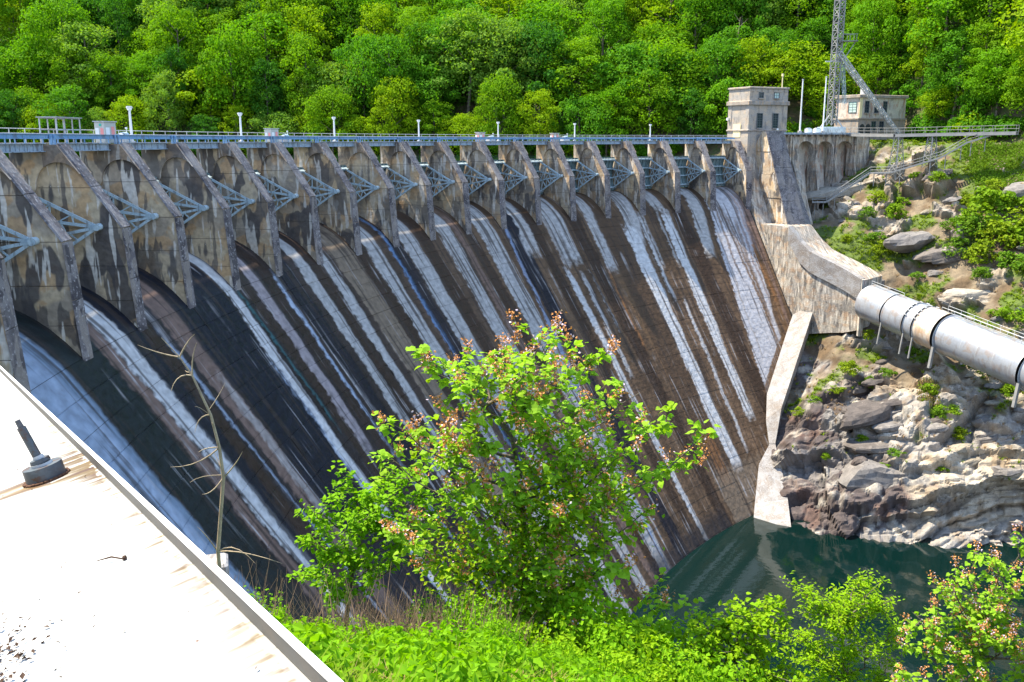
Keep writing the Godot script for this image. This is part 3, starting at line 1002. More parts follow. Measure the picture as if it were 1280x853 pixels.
# ---------------------------------------------------------------- right bank
const BANK := [
	[Vector3(32.3, -66.4, -132.0), Vector3(37.4, -64.4, -128.0), Vector3(43.8, -63.1, -125.5), Vector3(50.7, -62.9, -125.0), Vector3(57.5, -62.7, -124.5), Vector3(65.2, -62.2, -123.5), Vector3(73.7, -61.5, -122.0), Vector3(83.1, -60.0, -119.0), Vector3(95.5, -58.0, -115.0)],
	[Vector3(33.5, -62.1, -138.0), Vector3(38.5, -59.9, -133.0), Vector3(44.7, -58.3, -129.5), Vector3(51.3, -57.6, -127.8), Vector3(57.8, -56.9, -126.3), Vector3(65.5, -56.4, -125.2), Vector3(74.1, -55.9, -124.0), Vector3(83.6, -54.6, -121.0), Vector3(96.2, -52.8, -117.0)],
	[Vector3(34.9, -55.9, -146.0), Vector3(40.3, -54.0, -141.0), Vector3(46.7, -52.5, -137.0), Vector3(53.1, -51.4, -134.0), Vector3(59.6, -50.6, -132.0), Vector3(66.6, -49.5, -129.0), Vector3(74.3, -48.3, -126.0), Vector3(83.2, -46.8, -122.0), Vector3(94.9, -45.0, -117.0)],
	[Vector3(36.0, -50.1, -152.0), Vector3(41.5, -48.5, -147.0), Vector3(48.2, -47.2, -143.0), Vector3(54.9, -46.2, -140.0), Vector3(61.2, -45.2, -137.0), Vector3(68.4, -44.3, -134.0), Vector3(75.9, -43.0, -130.0), Vector3(85.0, -41.7, -126.0), Vector3(96.3, -39.7, -120.0)],
	[Vector3(37.1, -45.4, -158.0), Vector3(42.9, -43.9, -153.0), Vector3(49.8, -42.8, -149.0), Vector3(56.7, -42.0, -146.0), Vector3(63.3, -41.1, -143.0), Vector3(70.4, -40.0, -139.0), Vector3(77.5, -38.6, -134.0), Vector3(86.3, -37.2, -129.0), Vector3(97.9, -35.5, -123.0)],
	[Vector3(38.2, -39.5, -164.0), Vector3(44.4, -38.5, -160.0), Vector3(51.7, -37.6, -156.0), Vector3(58.9, -36.9, -153.0), Vector3(65.6, -36.0, -149.5), Vector3(72.2, -34.7, -144.0), Vector3(79.1, -33.3, -138.0), Vector3(87.5, -31.9, -132.0), Vector3(99.3, -30.5, -126.0)],
	[Vector3(39.5, -33.3, -171.0), Vector3(45.9, -32.6, -167.0), Vector3(53.8, -32.0, -164.0), Vector3(61.2, -31.4, -160.5), Vector3(68.3, -30.7, -157.0), Vector3(74.3, -29.2, -149.5), Vector3(80.6, -27.8, -142.0), Vector3(88.6, -26.5, -135.0), Vector3(100.7, -25.3, -129.0)],
	[Vector3(40.7, -26.7, -178.0), Vector3(47.4, -26.2, -174.0), Vector3(55.6, -25.7, -171.0), Vector3(63.1, -25.1, -167.0), Vector3(70.2, -24.6, -163.0), Vector3(76.3, -23.4, -155.0), Vector3(83.3, -22.4, -148.0), Vector3(91.1, -21.2, -140.0), Vector3(102.9, -20.2, -133.0)],
	[Vector3(41.7, -19.6, -184.0), Vector3(48.6, -19.2, -180.0), Vector3(56.7, -18.8, -176.0), Vector3(64.8, -18.5, -173.0), Vector3(72.1, -18.0, -169.0), Vector3(79.0, -17.3, -162.0), Vector3(85.9, -16.5, -154.0), Vector3(93.5, -15.6, -145.0), Vector3(105.0, -14.7, -137.0)],
	[Vector3(45.8, -12.9, -204.0), Vector3(54.1, -12.8, -202.0), Vector3(62.9, -12.5, -197.0), Vector3(67.9, -11.6, -183.0), Vector3(74.9, -11.3, -177.0), Vector3(82.2, -10.8, -170.0), Vector3(89.0, -10.3, -161.0), Vector3(96.5, -9.7, -151.0), Vector3(107.1, -9.1, -141.0)],
	[Vector3(46.8, -6.2, -210.0), Vector3(55.3, -6.1, -208.0), Vector3(65.0, -6.0, -205.0), Vector3(72.3, -5.8, -196.0), Vector3(77.3, -5.5, -184.0), Vector3(85.0, -5.3, -177.0), Vector3(91.6, -5.0, -167.0), Vector3(98.9, -4.7, -156.0), Vector3(109.4, -4.4, -145.0)],
	[Vector3(47.5, -0.5, -214.0), Vector3(55.8, -0.5, -211.0), Vector3(65.3, -0.6, -207.0), Vector3(74.8, -0.6, -204.0), Vector3(80.6, -0.6, -193.0), Vector3(87.3, -0.6, -183.0), Vector3(93.8, -0.6, -172.0), Vector3(100.9, -0.5, -160.0), Vector3(111.0, -0.5, -148.0)],
]

var bank_pos := []
var bank_nrm := []
var bank_grass := []
const BC := 230
const BR := 340

func crom(a: Vector3, b: Vector3, c: Vector3, d: Vector3, t: float) -> Vector3:
	return 0.5 * (2.0 * b + (c - a) * t + (2.0 * a - 5.0 * b + 4.0 * c - d) * t * t + (3.0 * b - a - 3.0 * c + d) * t * t * t)

func bank_point(u: float, v: float) -> Vector3:            # u across 0..1 (dam to right), v up 0..1 (pool to crest)
	var nc: int = BANK[0].size()
	var nr: int = BANK.size()
	var x := clampf(u, 0, 0.99999) * (nc - 1)
	var y := clampf(v, 0, 0.99999) * (nr - 1)
	var i := int(x)
	var j := int(y)
	var rows := []
	for dj in [-1, 0, 1, 2]:
		var r: Array = BANK[clampi(j + dj, 0, nr - 1)]
		rows.append(crom(r[maxi(i - 1, 0)], r[i], r[mini(i + 1, nc - 1)], r[mini(i + 2, nc - 1)], x - i))
	return crom(rows[0], rows[1], rows[2], rows[3], y - j)

func build_bank() -> void:
	var n1 := FastNoiseLite.new()
	n1.seed = 3
	n1.frequency = 0.07
	n1.fractal_octaves = 4
	var n2 := FastNoiseLite.new()
	n2.seed = 4
	n2.frequency = 0.22
	n2.fractal_octaves = 4
	var n3 := FastNoiseLite.new()
	n3.seed = 6
	n3.frequency = 0.11
	n3.fractal_octaves = 4
	var cell := FastNoiseLite.new()
	cell.seed = 8
	cell.noise_type = FastNoiseLite.TYPE_CELLULAR
	cell.cellular_return_type = FastNoiseLite.RETURN_CELL_VALUE
	cell.frequency = 0.16
	cell.fractal_type = FastNoiseLite.FRACTAL_NONE
	var joint := FastNoiseLite.new()                        # cracks between blocks
	joint.seed = 19
	joint.noise_type = FastNoiseLite.TYPE_CELLULAR
	joint.cellular_return_type = FastNoiseLite.RETURN_DISTANCE2_SUB
	joint.fractal_type = FastNoiseLite.FRACTAL_NONE
	joint.frequency = 0.2
	var slow := FastNoiseLite.new()
	slow.seed = 14
	slow.frequency = 0.045
	slow.fractal_octaves = 2
	var bed := Vector3(-0.22, 0.96, 0.14).normalized()      # across the bedding
	var along := Vector3(0.97, 0.22, 0.0)
	var base := []
	for r in BR + 1:
		var row := PackedVector3Array()
		for c in BC + 1:
			row.append(bank_point(float(c) / BC, float(r) / BR))
		base.append(row)
	var cols := []
	for r in BR + 1:
		var prow := PackedVector3Array()
		var crow := PackedColorArray()
		var grow := PackedFloat32Array()
		for c in BC + 1:
			var p: Vector3 = base[r][c]
			var du: Vector3 = base[r][mini(c + 1, BC)] - base[r][maxi(c - 1, 0)]
			var dv: Vector3 = base[mini(r + 1, BR)][c] - base[maxi(r - 1, 0)][c]
			var nn := du.cross(dv).normalized()
			if nn.z < 0:
				nn = -nn
			# how much bare rock: the cliff by the pool and the ledges above the pipe
			var a := n1.get_noise_3dv(p)
			var b := n2.get_noise_3dv(p)
			var e := n3.get_noise_3dv(p + Vector3(50, 0, 0))
			var bare := smoothstep(-37.0, -41.0, p.y + 9.0 * a + 3.0 * b + (p.x - 56.0) * -0.10)
			var upper := smoothstep(0.10, 0.26, e + 0.10 * b)
			upper *= smoothstep(0.0, -4.0, p.y)
			bare = maxf(bare, upper)
			var w := slow.get_noise_3dv(p)
			var q := p + along * 3.0 * w
			var s := bed.dot(q) / 3.3 + 0.8 * w + 0.14 * b + 0.35 * a
			var saw := s - floorf(s)
			var ledge := smoothstep(0.0, 0.2, saw) * (1.0 - saw * 0.8)
			var s2 := bed.dot(q) / 1.45 + 1.6 * w + 0.3 * a
			ledge += 0.22 * smoothstep(0.0, 0.35, s2 - floorf(s2))
			var cv := cell.get_noise_3d(q.x * 0.42, bed.dot(q) * 1.25, q.z * 0.42)
			var keep := smoothstep(0.0, 5.0, p.x - lerpf(38.0, 54.0, smoothstep(-58.0, -30.0, p.y)))
			var out := bare * (1.9 * ledge + 1.7 * cv + 0.75 * b + 0.9 * a + 2.0 * w - 0.35 * (1.0 - smoothstep(-0.98, -0.78, joint.get_noise_3d(q.x * 2.1, bed.dot(q) * 2.4, q.z * 2.1))) - 0.75 * (1.0 - smoothstep(-0.98, -0.80, joint.get_noise_3d(q.x * 0.9, bed.dot(q) * 0.8, q.z * 0.9)))) * lerpf(0.35, 1.0, keep) - 2.2 * (1.0 - keep) + (1.0 - bare) * (0.5 * b + 1.6 * a) * keep
			prow.append(p + nn * out)
			# rock: dark and purplish by the dam, buff and pale away from it; moss; earth with dry growth between
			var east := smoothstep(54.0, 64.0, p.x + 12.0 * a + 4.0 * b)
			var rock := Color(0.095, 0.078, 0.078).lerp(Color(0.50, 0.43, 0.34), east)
			var k1 := n2.get_noise_3dv(p + Vector3(130, 20, 70))
			var k2 := cell.get_noise_3d(q.x * 0.5 + 90.0, bed.dot(q) * 2.2, q.z * 0.5)

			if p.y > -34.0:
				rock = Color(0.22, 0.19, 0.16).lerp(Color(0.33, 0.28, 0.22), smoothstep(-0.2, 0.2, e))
			rock = rock.lerp(Color(0.30, 0.29, 0.285), smoothstep(0.10, 0.45, k2) * 0.75)
			rock = rock.lerp(Color(0.27, 0.18, 0.10), smoothstep(0.10, 0.36, n2.get_noise_3d(p.x * 1.3, p.y * 0.12, p.z * 1.3)) * 0.6 * east)
			rock = rock.lerp(Color(0.55, 0.52, 0.47), smoothstep(0.18, 0.40, k1) * 0.6)
			rock = rock.lerp(Color(0.17, 0.085, 0.06), smoothstep(0.12, 0.4, n3.get_noise_3dv(p * 1.4)) * 0.45 * (1.0 - east))
			var earth := Color(0.13, 0.088, 0.05).lerp(Color(0.22, 0.175, 0.12), smoothstep(-0.25, 0.25, k1))
			var green := smoothstep(-0.06, 0.16, n1.get_noise_3dv(p * 1.7 + Vector3(9, 0, 4)) + 0.3 * b + 0.10 * smoothstep(-20.0, -4.0, p.y) + 0.08 * smoothstep(68.0, 82.0, p.x))
			green *= 1.0 - 0.75 * bare
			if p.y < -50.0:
				green *= 0.15
			earth = earth.lerp(Color(0.10, 0.15, 0.02), green)
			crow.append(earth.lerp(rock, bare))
			grow.append(green * (1.0 - bare * 0.8))
		bank_pos.append(prow)
		bank_grass.append(grow)
		cols.append(crow)
	# normals for planting
	var g := GB.new()
	for r in BR:
		for c in BC:
			var a: Vector3 = bank_pos[r][c]
			var b: Vector3 = bank_pos[r][c + 1]
			var d: Vector3 = bank_pos[r + 1][c + 1]
			var e: Vector3 = bank_pos[r + 1][c]
			var n0 := (b - a).cross(d - a).normalized()
			var n4 := (d - a).cross(e - a).normalized()
			g.v.append(a); g.v.append(d); g.v.append(b)
			g.v.append(a); g.v.append(e); g.v.append(d)
			for i in 3:
				g.n.append(n0)
			for i in 3:
				g.n.append(n4)
			g.c.append(cols[r][c]); g.c.append(cols[r + 1][c + 1]); g.c.append(cols[r][c + 1])
			g.c.append(cols[r][c]); g.c.append(cols[r + 1][c]); g.c.append(cols[r + 1][c + 1])
			for i in 6:
				g.uv.append(Vector2.ZERO)
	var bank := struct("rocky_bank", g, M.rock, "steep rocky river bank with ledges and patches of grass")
	# loose and jutting blocks of the bank
	var forms := []
	for i in 7:
		forms.append(rock_mesh(300 + i))
	var tints := [Color(0.17, 0.15, 0.14), Color(0.30, 0.265, 0.21), Color(0.11, 0.095, 0.092), Color(0.38, 0.345, 0.295), Color(0.22, 0.205, 0.20)]
	var mats := []
	for t in tints:
		var m: StandardMaterial3D = M.rock.duplicate()
		m.vertex_color_use_as_albedo = false
		m.albedo_color = Color(t.r, t.g, t.b).linear_to_srgb()
		mats.append(m)
	rng.seed = 77
	var made := 0
	while made < 85:
		var c := rng.randi_range(36, BC - 24)
		var r := rng.randi_range(19, BR - 46)
		var p: Vector3 = bank_pos[r][c]
		if p.y < -47.0 and rng.randf() < 0.75:
			continue
		if p.y < POOL - 0.4 or p.x < lerpf(45.0, 61.0, smoothstep(-58.0, -30.0, p.y)):
			continue
		var rocky: bool = bank_grass[r][c] < 0.25
		if not rocky:
			continue
		var sz := rng.randf_range(0.6, 1.9)
		if rng.randf() < 0.15:
			sz *= 1.8
		var east := p.x > 66.0
		var mi: int = ([1, 3, 1, 4] if east else [0, 2, 2, 4])[rng.randi_range(0, 3)]
		if p.y > -34.0:
			mi = [4, 1, 0, 3][rng.randi_range(0, 3)]
		var bs := Basis(Vector3.FORWARD, deg_to_rad(-10 + rng.randf_range(-9, 9))) * Basis(Vector3.UP, rng.randf_range(-0.5, 0.5))
		bs = bs.scaled_local(Vector3(sz * rng.randf_range(1.2, 2.4), sz * rng.randf_range(0.4, 0.8), sz))
		obj("rock", forms[made % 7], mats[mi], bank, Transform3D(bs, p + Vector3(0, -0.25 * sz, -0.3 * sz)))
		made += 1
	# two blocks large enough to know again
	var big := obj("boulder", forms[2], mats[4], null, Transform3D(Basis(Vector3.FORWARD, 0.25).scaled(Vector3(6.2, 3.9, 4.5)), Vector3(55.8, -50.6, -133.0)))
	tag(big, "large smooth grey boulder bulging from the dark ledges above the pool", "boulder")
	big = obj("boulder", forms[4], mats[3], null, Transform3D(Basis(Vector3.FORWARD, -0.2).scaled(Vector3(3.4, 1.9, 2.6)), Vector3(57.5, -44.3, -139.5)))
	tag(big, "pale angular boulder sitting on the ledges below the dry tuft", "boulder")
	big = obj("boulder", forms[1], mats[4], null, Transform3D(Basis(Vector3.FORWARD, -0.25).scaled(Vector3(5.0, 2.3, 3.0)), Vector3(72.0, -17.9, -166.0)))
	tag(big, "dark overhanging boulder on the grassy slope above the pipe", "boulder")

func rock_mesh(sd: int) -> ArrayMesh:                      # a block cut by random planes, then roughened
	rng.seed = sd
	var planes := []
	for i in 11:
		var d := Vector3(rng.randf_range(-1, 1), rng.randf_range(-1, 1), rng.randf_range(-1, 1)).normalized()
		planes.append([d, rng.randf_range(0.62, 0.88)])
	planes.append([Vector3(0.1, 1, 0.1).normalized(), 0.62])
	var f := FastNoiseLite.new()
	f.seed = sd
	f.frequency = 0.9
	var nu := 22
	var nv := 13
	var pts := []
	for j in nv + 1:
		var row := []
		for i in nu:
			var th := TAU * i / nu
			var ph := PI * j / nv
			var d := Vector3(sin(ph) * cos(th), cos(ph), sin(ph) * sin(th))
			var r := 1.0
			for p in planes:
				var k: float = d.dot(p[0])
				if k > 0.05:
					r = minf(r, p[1] / k)
			row.append(d * (r * (1.0 + 0.10 * f.get_noise_3dv(d * 2.0))))
		pts.append(row)
	var g := GB.new()
	for j in nv:
		for i in nu:
			var k := (i + 1) % nu
			g.q(pts[j][i], pts[j][k], pts[j + 1][k], pts[j + 1][i])
	return g.mesh()

# ---------------------------------------------------------------- structures on the right
var TW: Transform3D

func tp(s: float, t: float, y: float) -> Vector3:          # s downstream, t onward along the dam, from the tower's near corner
	return TW * Vector3(s, y, -t)

func window(parent: Node, x: float, y0: float, y1: float, z0: float, z1: float, bars: int, glass: Material) -> void:
	# a window in a wall that faces +x, between z0 and z1: recess frame, glazing bars, pane, sill
	var g := GB.new()
	var zc := (z0 + z1) * 0.5
	var w := absf(z1 - z0)
	g.box(Vector3(x - 0.02, (y0 + y1) * 0.5, zc), Vector3(0.05, y1 - y0, w))
	var win := obj("window", g, glass, parent)
	g = GB.new()
	for e in [-1.0, 1.0]:
		g.box(Vector3(x + 0.05, (y0 + y1) * 0.5, zc + e * (w * 0.5 + 0.04)), Vector3(0.16, y1 - y0 + 0.16, 0.08))
		g.box(Vector3(x + 0.05, (y0 + y1) * 0.5 + e * ((y1 - y0) * 0.5 + 0.04), zc), Vector3(0.158, 0.08, w))
	g.box(Vector3(x + 0.03, (y0 + y1) * 0.5, zc), Vector3(0.05, y1 - y0, 0.05))
	for i in bars:
		g.box(Vector3(x + 0.028, lerpf(y0, y1, (i + 1.0) / (bars + 1.0)), zc), Vector3(0.045, 0.05, w))
	obj("frame", g, M.frame, win)
	g = GB.new()
	g.box(Vector3(x + 0.12, y0 - 0.16, zc), Vector3(0.34, 0.16, w + 0.4))
	obj("sill", g, M.trim, win)

func window_z(parent: Node, z: float, y0: float, y1: float, x0: float, x1: float, bars: int, glass: Material) -> void:   # the same in a wall that faces +z
	var g := GB.new()
	var xc := (x0 + x1) * 0.5
	var w := absf(x1 - x0)
	g.box(Vector3(xc, (y0 + y1) * 0.5, z - 0.02), Vector3(w, y1 - y0, 0.05))
	var win := obj("window", g, glass, parent)
	g = GB.new()
	for e in [-1.0, 1.0]:
		g.box(Vector3(xc + e * (w * 0.5 + 0.04), (y0 + y1) * 0.5, z + 0.05), Vector3(0.08, y1 - y0 + 0.16, 0.16))
		g.box(Vector3(xc, (y0 + y1) * 0.5 + e * ((y1 - y0) * 0.5 + 0.04), z + 0.05), Vector3(w, 0.08, 0.158))
	g.box(Vector3(xc, (y0 + y1) * 0.5, z + 0.03), Vector3(0.05, y1 - y0, 0.05))
	for i in bars:
		g.box(Vector3(xc, lerpf(y0, y1, (i + 1.0) / (bars + 1.0)), z + 0.028), Vector3(w, 0.05, 0.045))
	obj("frame", g, M.frame, win)

func lattice(g: GB, a: Vector3, b: Vector3, w0: float, w1: float, n: int, leg: float, bar: float) -> void:   # square lattice column from a to b
	var z := (b - a).normalized()
	var x := (Vector3.UP if absf(z.y) < 0.9 else Vector3(0.44, 0, 0.9)).cross(z).normalized()
	var y := z.cross(x)
	var cs := [x + y, -x + y, -x - y, x - y]
	for i in 4:
		g.beam(a + cs[i] * w0 * 0.5, b + cs[i] * w1 * 0.5, leg, leg)
		var j := (i + 1) % 4
		for s in n:
			var f0 := float(s) / n
			var f1 := float(s + 1) / n
			var p0: Vector3 = a.lerp(b, f0) + cs[i] * lerpf(w0, w1, f0) * 0.5
			var p1: Vector3 = a.lerp(b, f1) + cs[j] * lerpf(w0, w1, f1) * 0.5
			var p2: Vector3 = a.lerp(b, f0) + cs[j] * lerpf(w0, w1, f0) * 0.5
			var p3: Vector3 = a.lerp(b, f1) + cs[i] * lerpf(w0, w1, f1) * 0.5
			if s % 2 == 0:
				g.beam(p0, p1, bar, bar)
			else:
				g.beam(p2, p3, bar, bar)
			g.beam(p3, p1, bar, bar)

func handrail(root: Node, pts: Array, h: float, step: float, mat: Material) -> void:
	var inv: Transform3D = root.transform.affine_inverse()
	for i in pts.size() - 1:
		var a: Vector3 = pts[i]
		var b: Vector3 = pts[i + 1]
		for f in [0.5, 1.0]:
			var g := GB.new()
			g.tube(inv * (a + Vector3.UP * h * f), inv * (b + Vector3.UP * h * f), 0.035, 0.035, 5)
			obj("rail", g, mat, root)
		var n := maxi(int(a.distance_to(b) / step), 1)
		for j in n + (1 if i == pts.size() - 2 else 0):
			var p := a.lerp(b, float(j) / n)
			var g := GB.new()
			g.tube(inv * p, inv * (p + Vector3.UP * h), 0.035, 0.035, 5)
			obj("rail_post", g, mat, root)

func build_right() -> void:
	TW = frame(17.15)
	# --- gate tower
	var tw := thing("gate_tower", "square concrete gate tower with slit windows at the end of the dam", "tower", TW * Transform3D(Basis(), Vector3(-3.5, -11, -4.8)))
	var g: GB
	var up := 11.0
	# local frame of the tower: x downstream, z back towards the bridge; half sizes
	var hx := 3.05
	var hz := 4.75
	g = GB.new()
	g.box(Vector3(0, 4.4, 0), Vector3(hx * 2, 16.8, hz * 2))
	obj("lower_wall", g, M.tower, tw)
	g = GB.new()
	g.box(Vector3(0, 15.25, 0), Vector3(hx * 2 - 0.16, 4.9, hz * 2 - 0.16))
	obj("upper_wall", g, M.tower, tw)
	for e in [[-1.0, -1.0], [-1.0, 1.0], [1.0, -1.0], [1.0, 1.0]]:                # corner pilasters
		g = GB.new()
		g.box(Vector3(e[0] * (hx - 0.5), 15.22, e[1] * (hz - 0.5)), Vector3(1.04, 4.86, 1.04))
		obj("pilaster", g, M.tower, tw)
	for b in [[12.85, 0.3, 0.22], [17.95, 0.75, 0.34], [20.75, 0.34, 0.24]]:
		g = GB.new()
		g.cbox(Vector3(0, b[0], 0), Vector3((hx + b[2]) * 2, b[1], (hz + b[2]) * 2), 0.1)
		obj("cornice", g, M.trim, tw)
	g = GB.new()
	g.box(Vector3(0, 19.45, 0), Vector3(hx * 2, 2.25, hz * 2))
	obj("parapet_wall", g, M.tower, tw)
	for i in 7:                                                                # merlons of the parapet
		g = GB.new()
		g.box(Vector3(hx - 0.02, 20.25, lerpf(-hz + 0.7, hz - 0.7, i / 6.0)), Vector3(0.2, 0.5, 0.8))
		obj("parapet_block", g, M.tower, tw)
	# fronts facing downstream (+x): t runs to -z
	window(tw, hx, up + 2.3, up + 4.95, 4.8 - 2.15, 4.8 - 3.35, 5, M.glass)
	window(tw, hx, up + 2.3, up + 4.95, 4.8 - 6.05, 4.8 - 7.25, 5, M.glass)
	window(tw, hx, up + 7.9, up + 8.85, 4.8 - 2.3, 4.8 - 3.3, 1, M.glass)
	window(tw, hx, up + 7.9, up + 8.85, 4.8 - 6.1, 4.8 - 7.2, 1, M.paleglass)
	g = GB.new()
	g.box(Vector3(-0.2, up + 1.75, hz + 0.03), Vector3(2.1, 2.5, 0.1))
	var dr := obj("door", g, M.cream, tw)
	g = GB.new()
	g.box(Vector3(0.6, up + 1.7, hz + 0.12), Vector3(0.08, 0.3, 0.08))
	obj("handle", g, M.dark, dr)
	g = GB.new()
	g.tube(Vector3(hx - 0.5, 20.9, -hz + 1.2), Vector3(hx - 0.5, 23.0, -hz + 1.2), 0.1, 0.1, 8)
	g.tube(Vector3(hx - 0.5, 23.0, -hz + 1.2), Vector3(hx - 0.5, 23.5, -hz + 1.2), 0.22, 0.22, 8)
	obj("vent_pipe", g, M.cream, tw)
	g = GB.new()
	g.box(Vector3(hx + 0.2, up + 2.0, 4.8 - 7.1), Vector3(0.3, 0.35, 0.4))
	g.box(Vector3(-hx + 0.3, up + 4.0, hz + 0.25), Vector3(0.4, 0.5, 0.4))
	obj("flood_lamp", g, M.white, tw)
	# --- buttress in front of the tower
	var bt := thing("abutment_buttress", "massive sloping concrete buttress below the gate tower", "buttress", TW * Transform3D(Basis(), Vector3(3, -30, -4)))
	var inv := bt.transform.affine_inverse() * TW
	var side := PackedVector2Array([Vector2(-3, -34), Vector2(-3, -2.4), Vector2(-1.7, -2.4), Vector2(1.1, 1.6), Vector2(2.1, 1.6), Vector2(9.6, -16.1), Vector2(11.5, -20), Vector2(11.5, -34)])
	var cuts := [2.0, -2.2, -6.4, -10.8, -15.4, -35.0]
	for i in 5:
		for poly in Geometry2D.intersect_polygons(side, PackedVector2Array([Vector2(-20, cuts[i] - 0.03), Vector2(20, cuts[i] - 0.03), Vector2(20, cuts[i + 1] + 0.03), Vector2(-20, cuts[i + 1] + 0.03)])):
			g = GB.new()
			g.prism(poly, -6.4 + 0.1 * (i % 2), -2.2 - 0.1 * (i % 2))
			obj("concrete_block", g, M.pier, bt, inv)
	g = GB.new()
	g.prism(Geometry2D.offset_polygon(side, -0.12)[0], -6.25, -2.4)
	obj("core", g, M.pier, bt, inv)
	for e in [[Vector2(2.1, 1.62), Vector2(5.0, -5.2)], [Vector2(5.02, -5.25), Vector2(7.6, -11.35)], [Vector2(7.62, -11.4), Vector2(9.7, -16.3)]]:   # facing of the slope
		g = GB.new()
		var on := Vector2(e[1].y - e[0].y, e[0].x - e[1].x).normalized() * -0.14
		g.prism(PackedVector2Array([e[0] - on * 0.5, e[1] - on * 0.5, e[1] + on, e[0] + on]), -6.45, -2.15)
		obj("slope_slab", g, M.nose, bt, inv)
	g = GB.new()                                            # lower step next to it and a thin wing
	g.prism(PackedVector2Array([Vector2(-3, -34), Vector2(-3, -3.0), Vector2(0.5, -3.0), Vector2(8.5, -17), Vector2(10.5, -34)]), -9.6, -6.6)
	obj("side_step", g, M.nose, bt, inv)
	g = GB.new()
	g.prism(PackedVector2Array([Vector2(-4, -34), Vector2(-4, 0.6), Vector2(-0.6, 0.6), Vector2(-0.4, -4.0), Vector2(5.2, -17.5), Vector2(6, -34)]), -13.2, -11.6)
	obj("wing", g, M.wall, bt, inv)
	# left cheek that runs down beside the last bay
	g = GB.new()
	g.prism(PackedVector2Array([Vector2(-3, -30), Vector2(-3, -3), Vector2(-0.5, -3.0), Vector2(1.6, -9.5), Vector2(5.6, -16.5), Vector2(9.0, -21.5), Vector2(12.5, -26.5), Vector2(14.5, -30)]), -2.3, 0.9)
	obj("left_cheek", g, M.wall, bt, inv)
	# --- arched intake wall
	var aw := thing("intake_wall", "buff concrete intake wall with three tall arched niches", "wall", TW * Transform3D(Basis(), Vector3(-3, -14, -20)))
	inv = aw.transform.affine_inverse() * TW
	var comb := PackedVector2Array([Vector2(-9.4, -18), Vector2(-9.4, 1.0), Vector2(-33.0, 1.0), Vector2(-33.0, -10)])
	var arches := [[23.9, 28.3, -7.0], [18.4, 22.8, -10.5], [13.3, 17.7, -15.0]]
	for a in arches:
		var m: float = (a[0] + a[1]) * 0.5
		var w: float = (a[1] - a[0]) * 0.5
		comb.append(Vector2(-a[1], -18))
		for i in 13:
			var f := PI - PI * i / 12.0
			comb.append(Vector2(-m + w * cos(f), -2.0 + 1.75 * sin(f)))
		comb.append(Vector2(-a[0], -18))
	comb[3] = Vector2(-33.0, -18)
	g = GB.new()
	g.prism(comb, -1.6, 0.0)                                # x = -t, drawn out along s
	var turn := inv * Transform3D(Basis(Vector3(0, 0, 1), Vector3.UP, Vector3(1, 0, 0)), Vector3(-1.0, 0, 0))
	# columns: x' = z, so that the profile's x (-t) lies along local z
	obj("arcade", g, M.wall, aw, turn)
	g = GB.new()
	g.box(Vector3(-4.9, -8.5, -21.2), Vector3(2.6, 19, 23.6))
	obj("back_wall", g, M.plaster, aw, inv)
	for a in arches:
		g = GB.new()
		var t0: float = a[0]
		var t1: float = a[1]
		for i in 3:                                           # sloping apron in the niche
			var y0 := -4.5 - i * 3.2
			g.q(Vector3(-3.5 + i * 0.6, y0, -t0), Vector3(-2.9 + i * 0.6, y0 - 3.2, -t0), Vector3(-2.9 + i * 0.6, y0 - 3.2, -t1), Vector3(-3.5 + i * 0.6, y0, -t1))
		obj("niche_apron", g, M.plaster, aw, inv)
	for t in [11.2, 18.05, 23.35, 28.7]:                     # pilaster strips between the niches, swelling at the foot
		g = GB.new()
		g.prism(PackedVector2Array([Vector2(-1.05, 0.9), Vector2(-0.6, 0.9), Vector2(-0.5, -5.0), Vector2(0.6, -9.5), Vector2(1.0, -17), Vector2(-1.05, -17)]), -t - 0.2, -t + 0.2)
		obj("pilaster", g, M.wall, aw, inv)
	g = GB.new()
	g.box(Vector3(-2.2, 1.22, -18.7), Vector3(4.6, 0.36, 20.4))
	obj("deck_slab", g, M.fascia, aw, inv)
	g = GB.new()
	g.box(Vector3(-0.9, -12.1, -13.6), Vector3(0.3, 2.4, 1.3))
	obj("dark_doorway", g, M.dark, aw, inv)
	for i in 12:                                             # small brackets under the slab
		g = GB.new()
		g.box(Vector3(-0.6, 0.82, -10.2 - i * 1.5), Vector3(0.7, 0.4, 0.3))
		obj("bracket", g, M.trim, aw, inv)
	# white tanks on the deck
	for t in [17.3, 19.6]:
		g = GB.new()
		g.tube(Vector3(0, 0, 0), Vector3(0, 0.75, 0), 0.8, 0.75, 14)
		g.tube(Vector3(0, 0.75, 0), Vector3(0, 0.98, 0), 0.75, 0.3, 14)
		tag(obj("tank", g, M.white, null, Transform3D(Basis(), tp(-2.5, t, 1.4))), "squat white tank on the intake deck between the tall poles", "tank", "tanks on the intake deck")
	for e in [[15.9, 11.6, "slim white pole on the intake deck nearest the gate tower"], [22.1, 12.3, "slim white pole on the intake deck nearest the lattice mast"]]:
		var po := thing("flag_pole", e[2], "pole", Transform3D(Basis(), tp(-3.4, e[0], 1.4)))
		g = GB.new()
		g.tube(Vector3.ZERO, Vector3(0, e[1] - 1.4, 0), 0.17, 0.12, 10)
		obj("pole", g, M.white, po)
		g = GB.new()
		g.cbox(Vector3(0, 0.2, 0), Vector3(0.7, 0.4, 0.7), 0.05)
		obj("base", g, M.slab, po)
		g = GB.new()
		g.tube(Vector3(0, e[1] - 1.4, 0), Vector3(0, e[1] - 1.15, 0), 0.2, 0.16, 10)
		obj("cap", g, M.galv, po)
	# --- house
	var hs := thing("hoist_house", "two storey plastered house with flat roof and rust stained wall", "house", TW * Transform3D(Basis(), Vector3(-13.5, 0.2, -46)))
	# local: x downstream; front wall at x = 3.5; z from +7.3 (near) to -7.3
	g = GB.new()
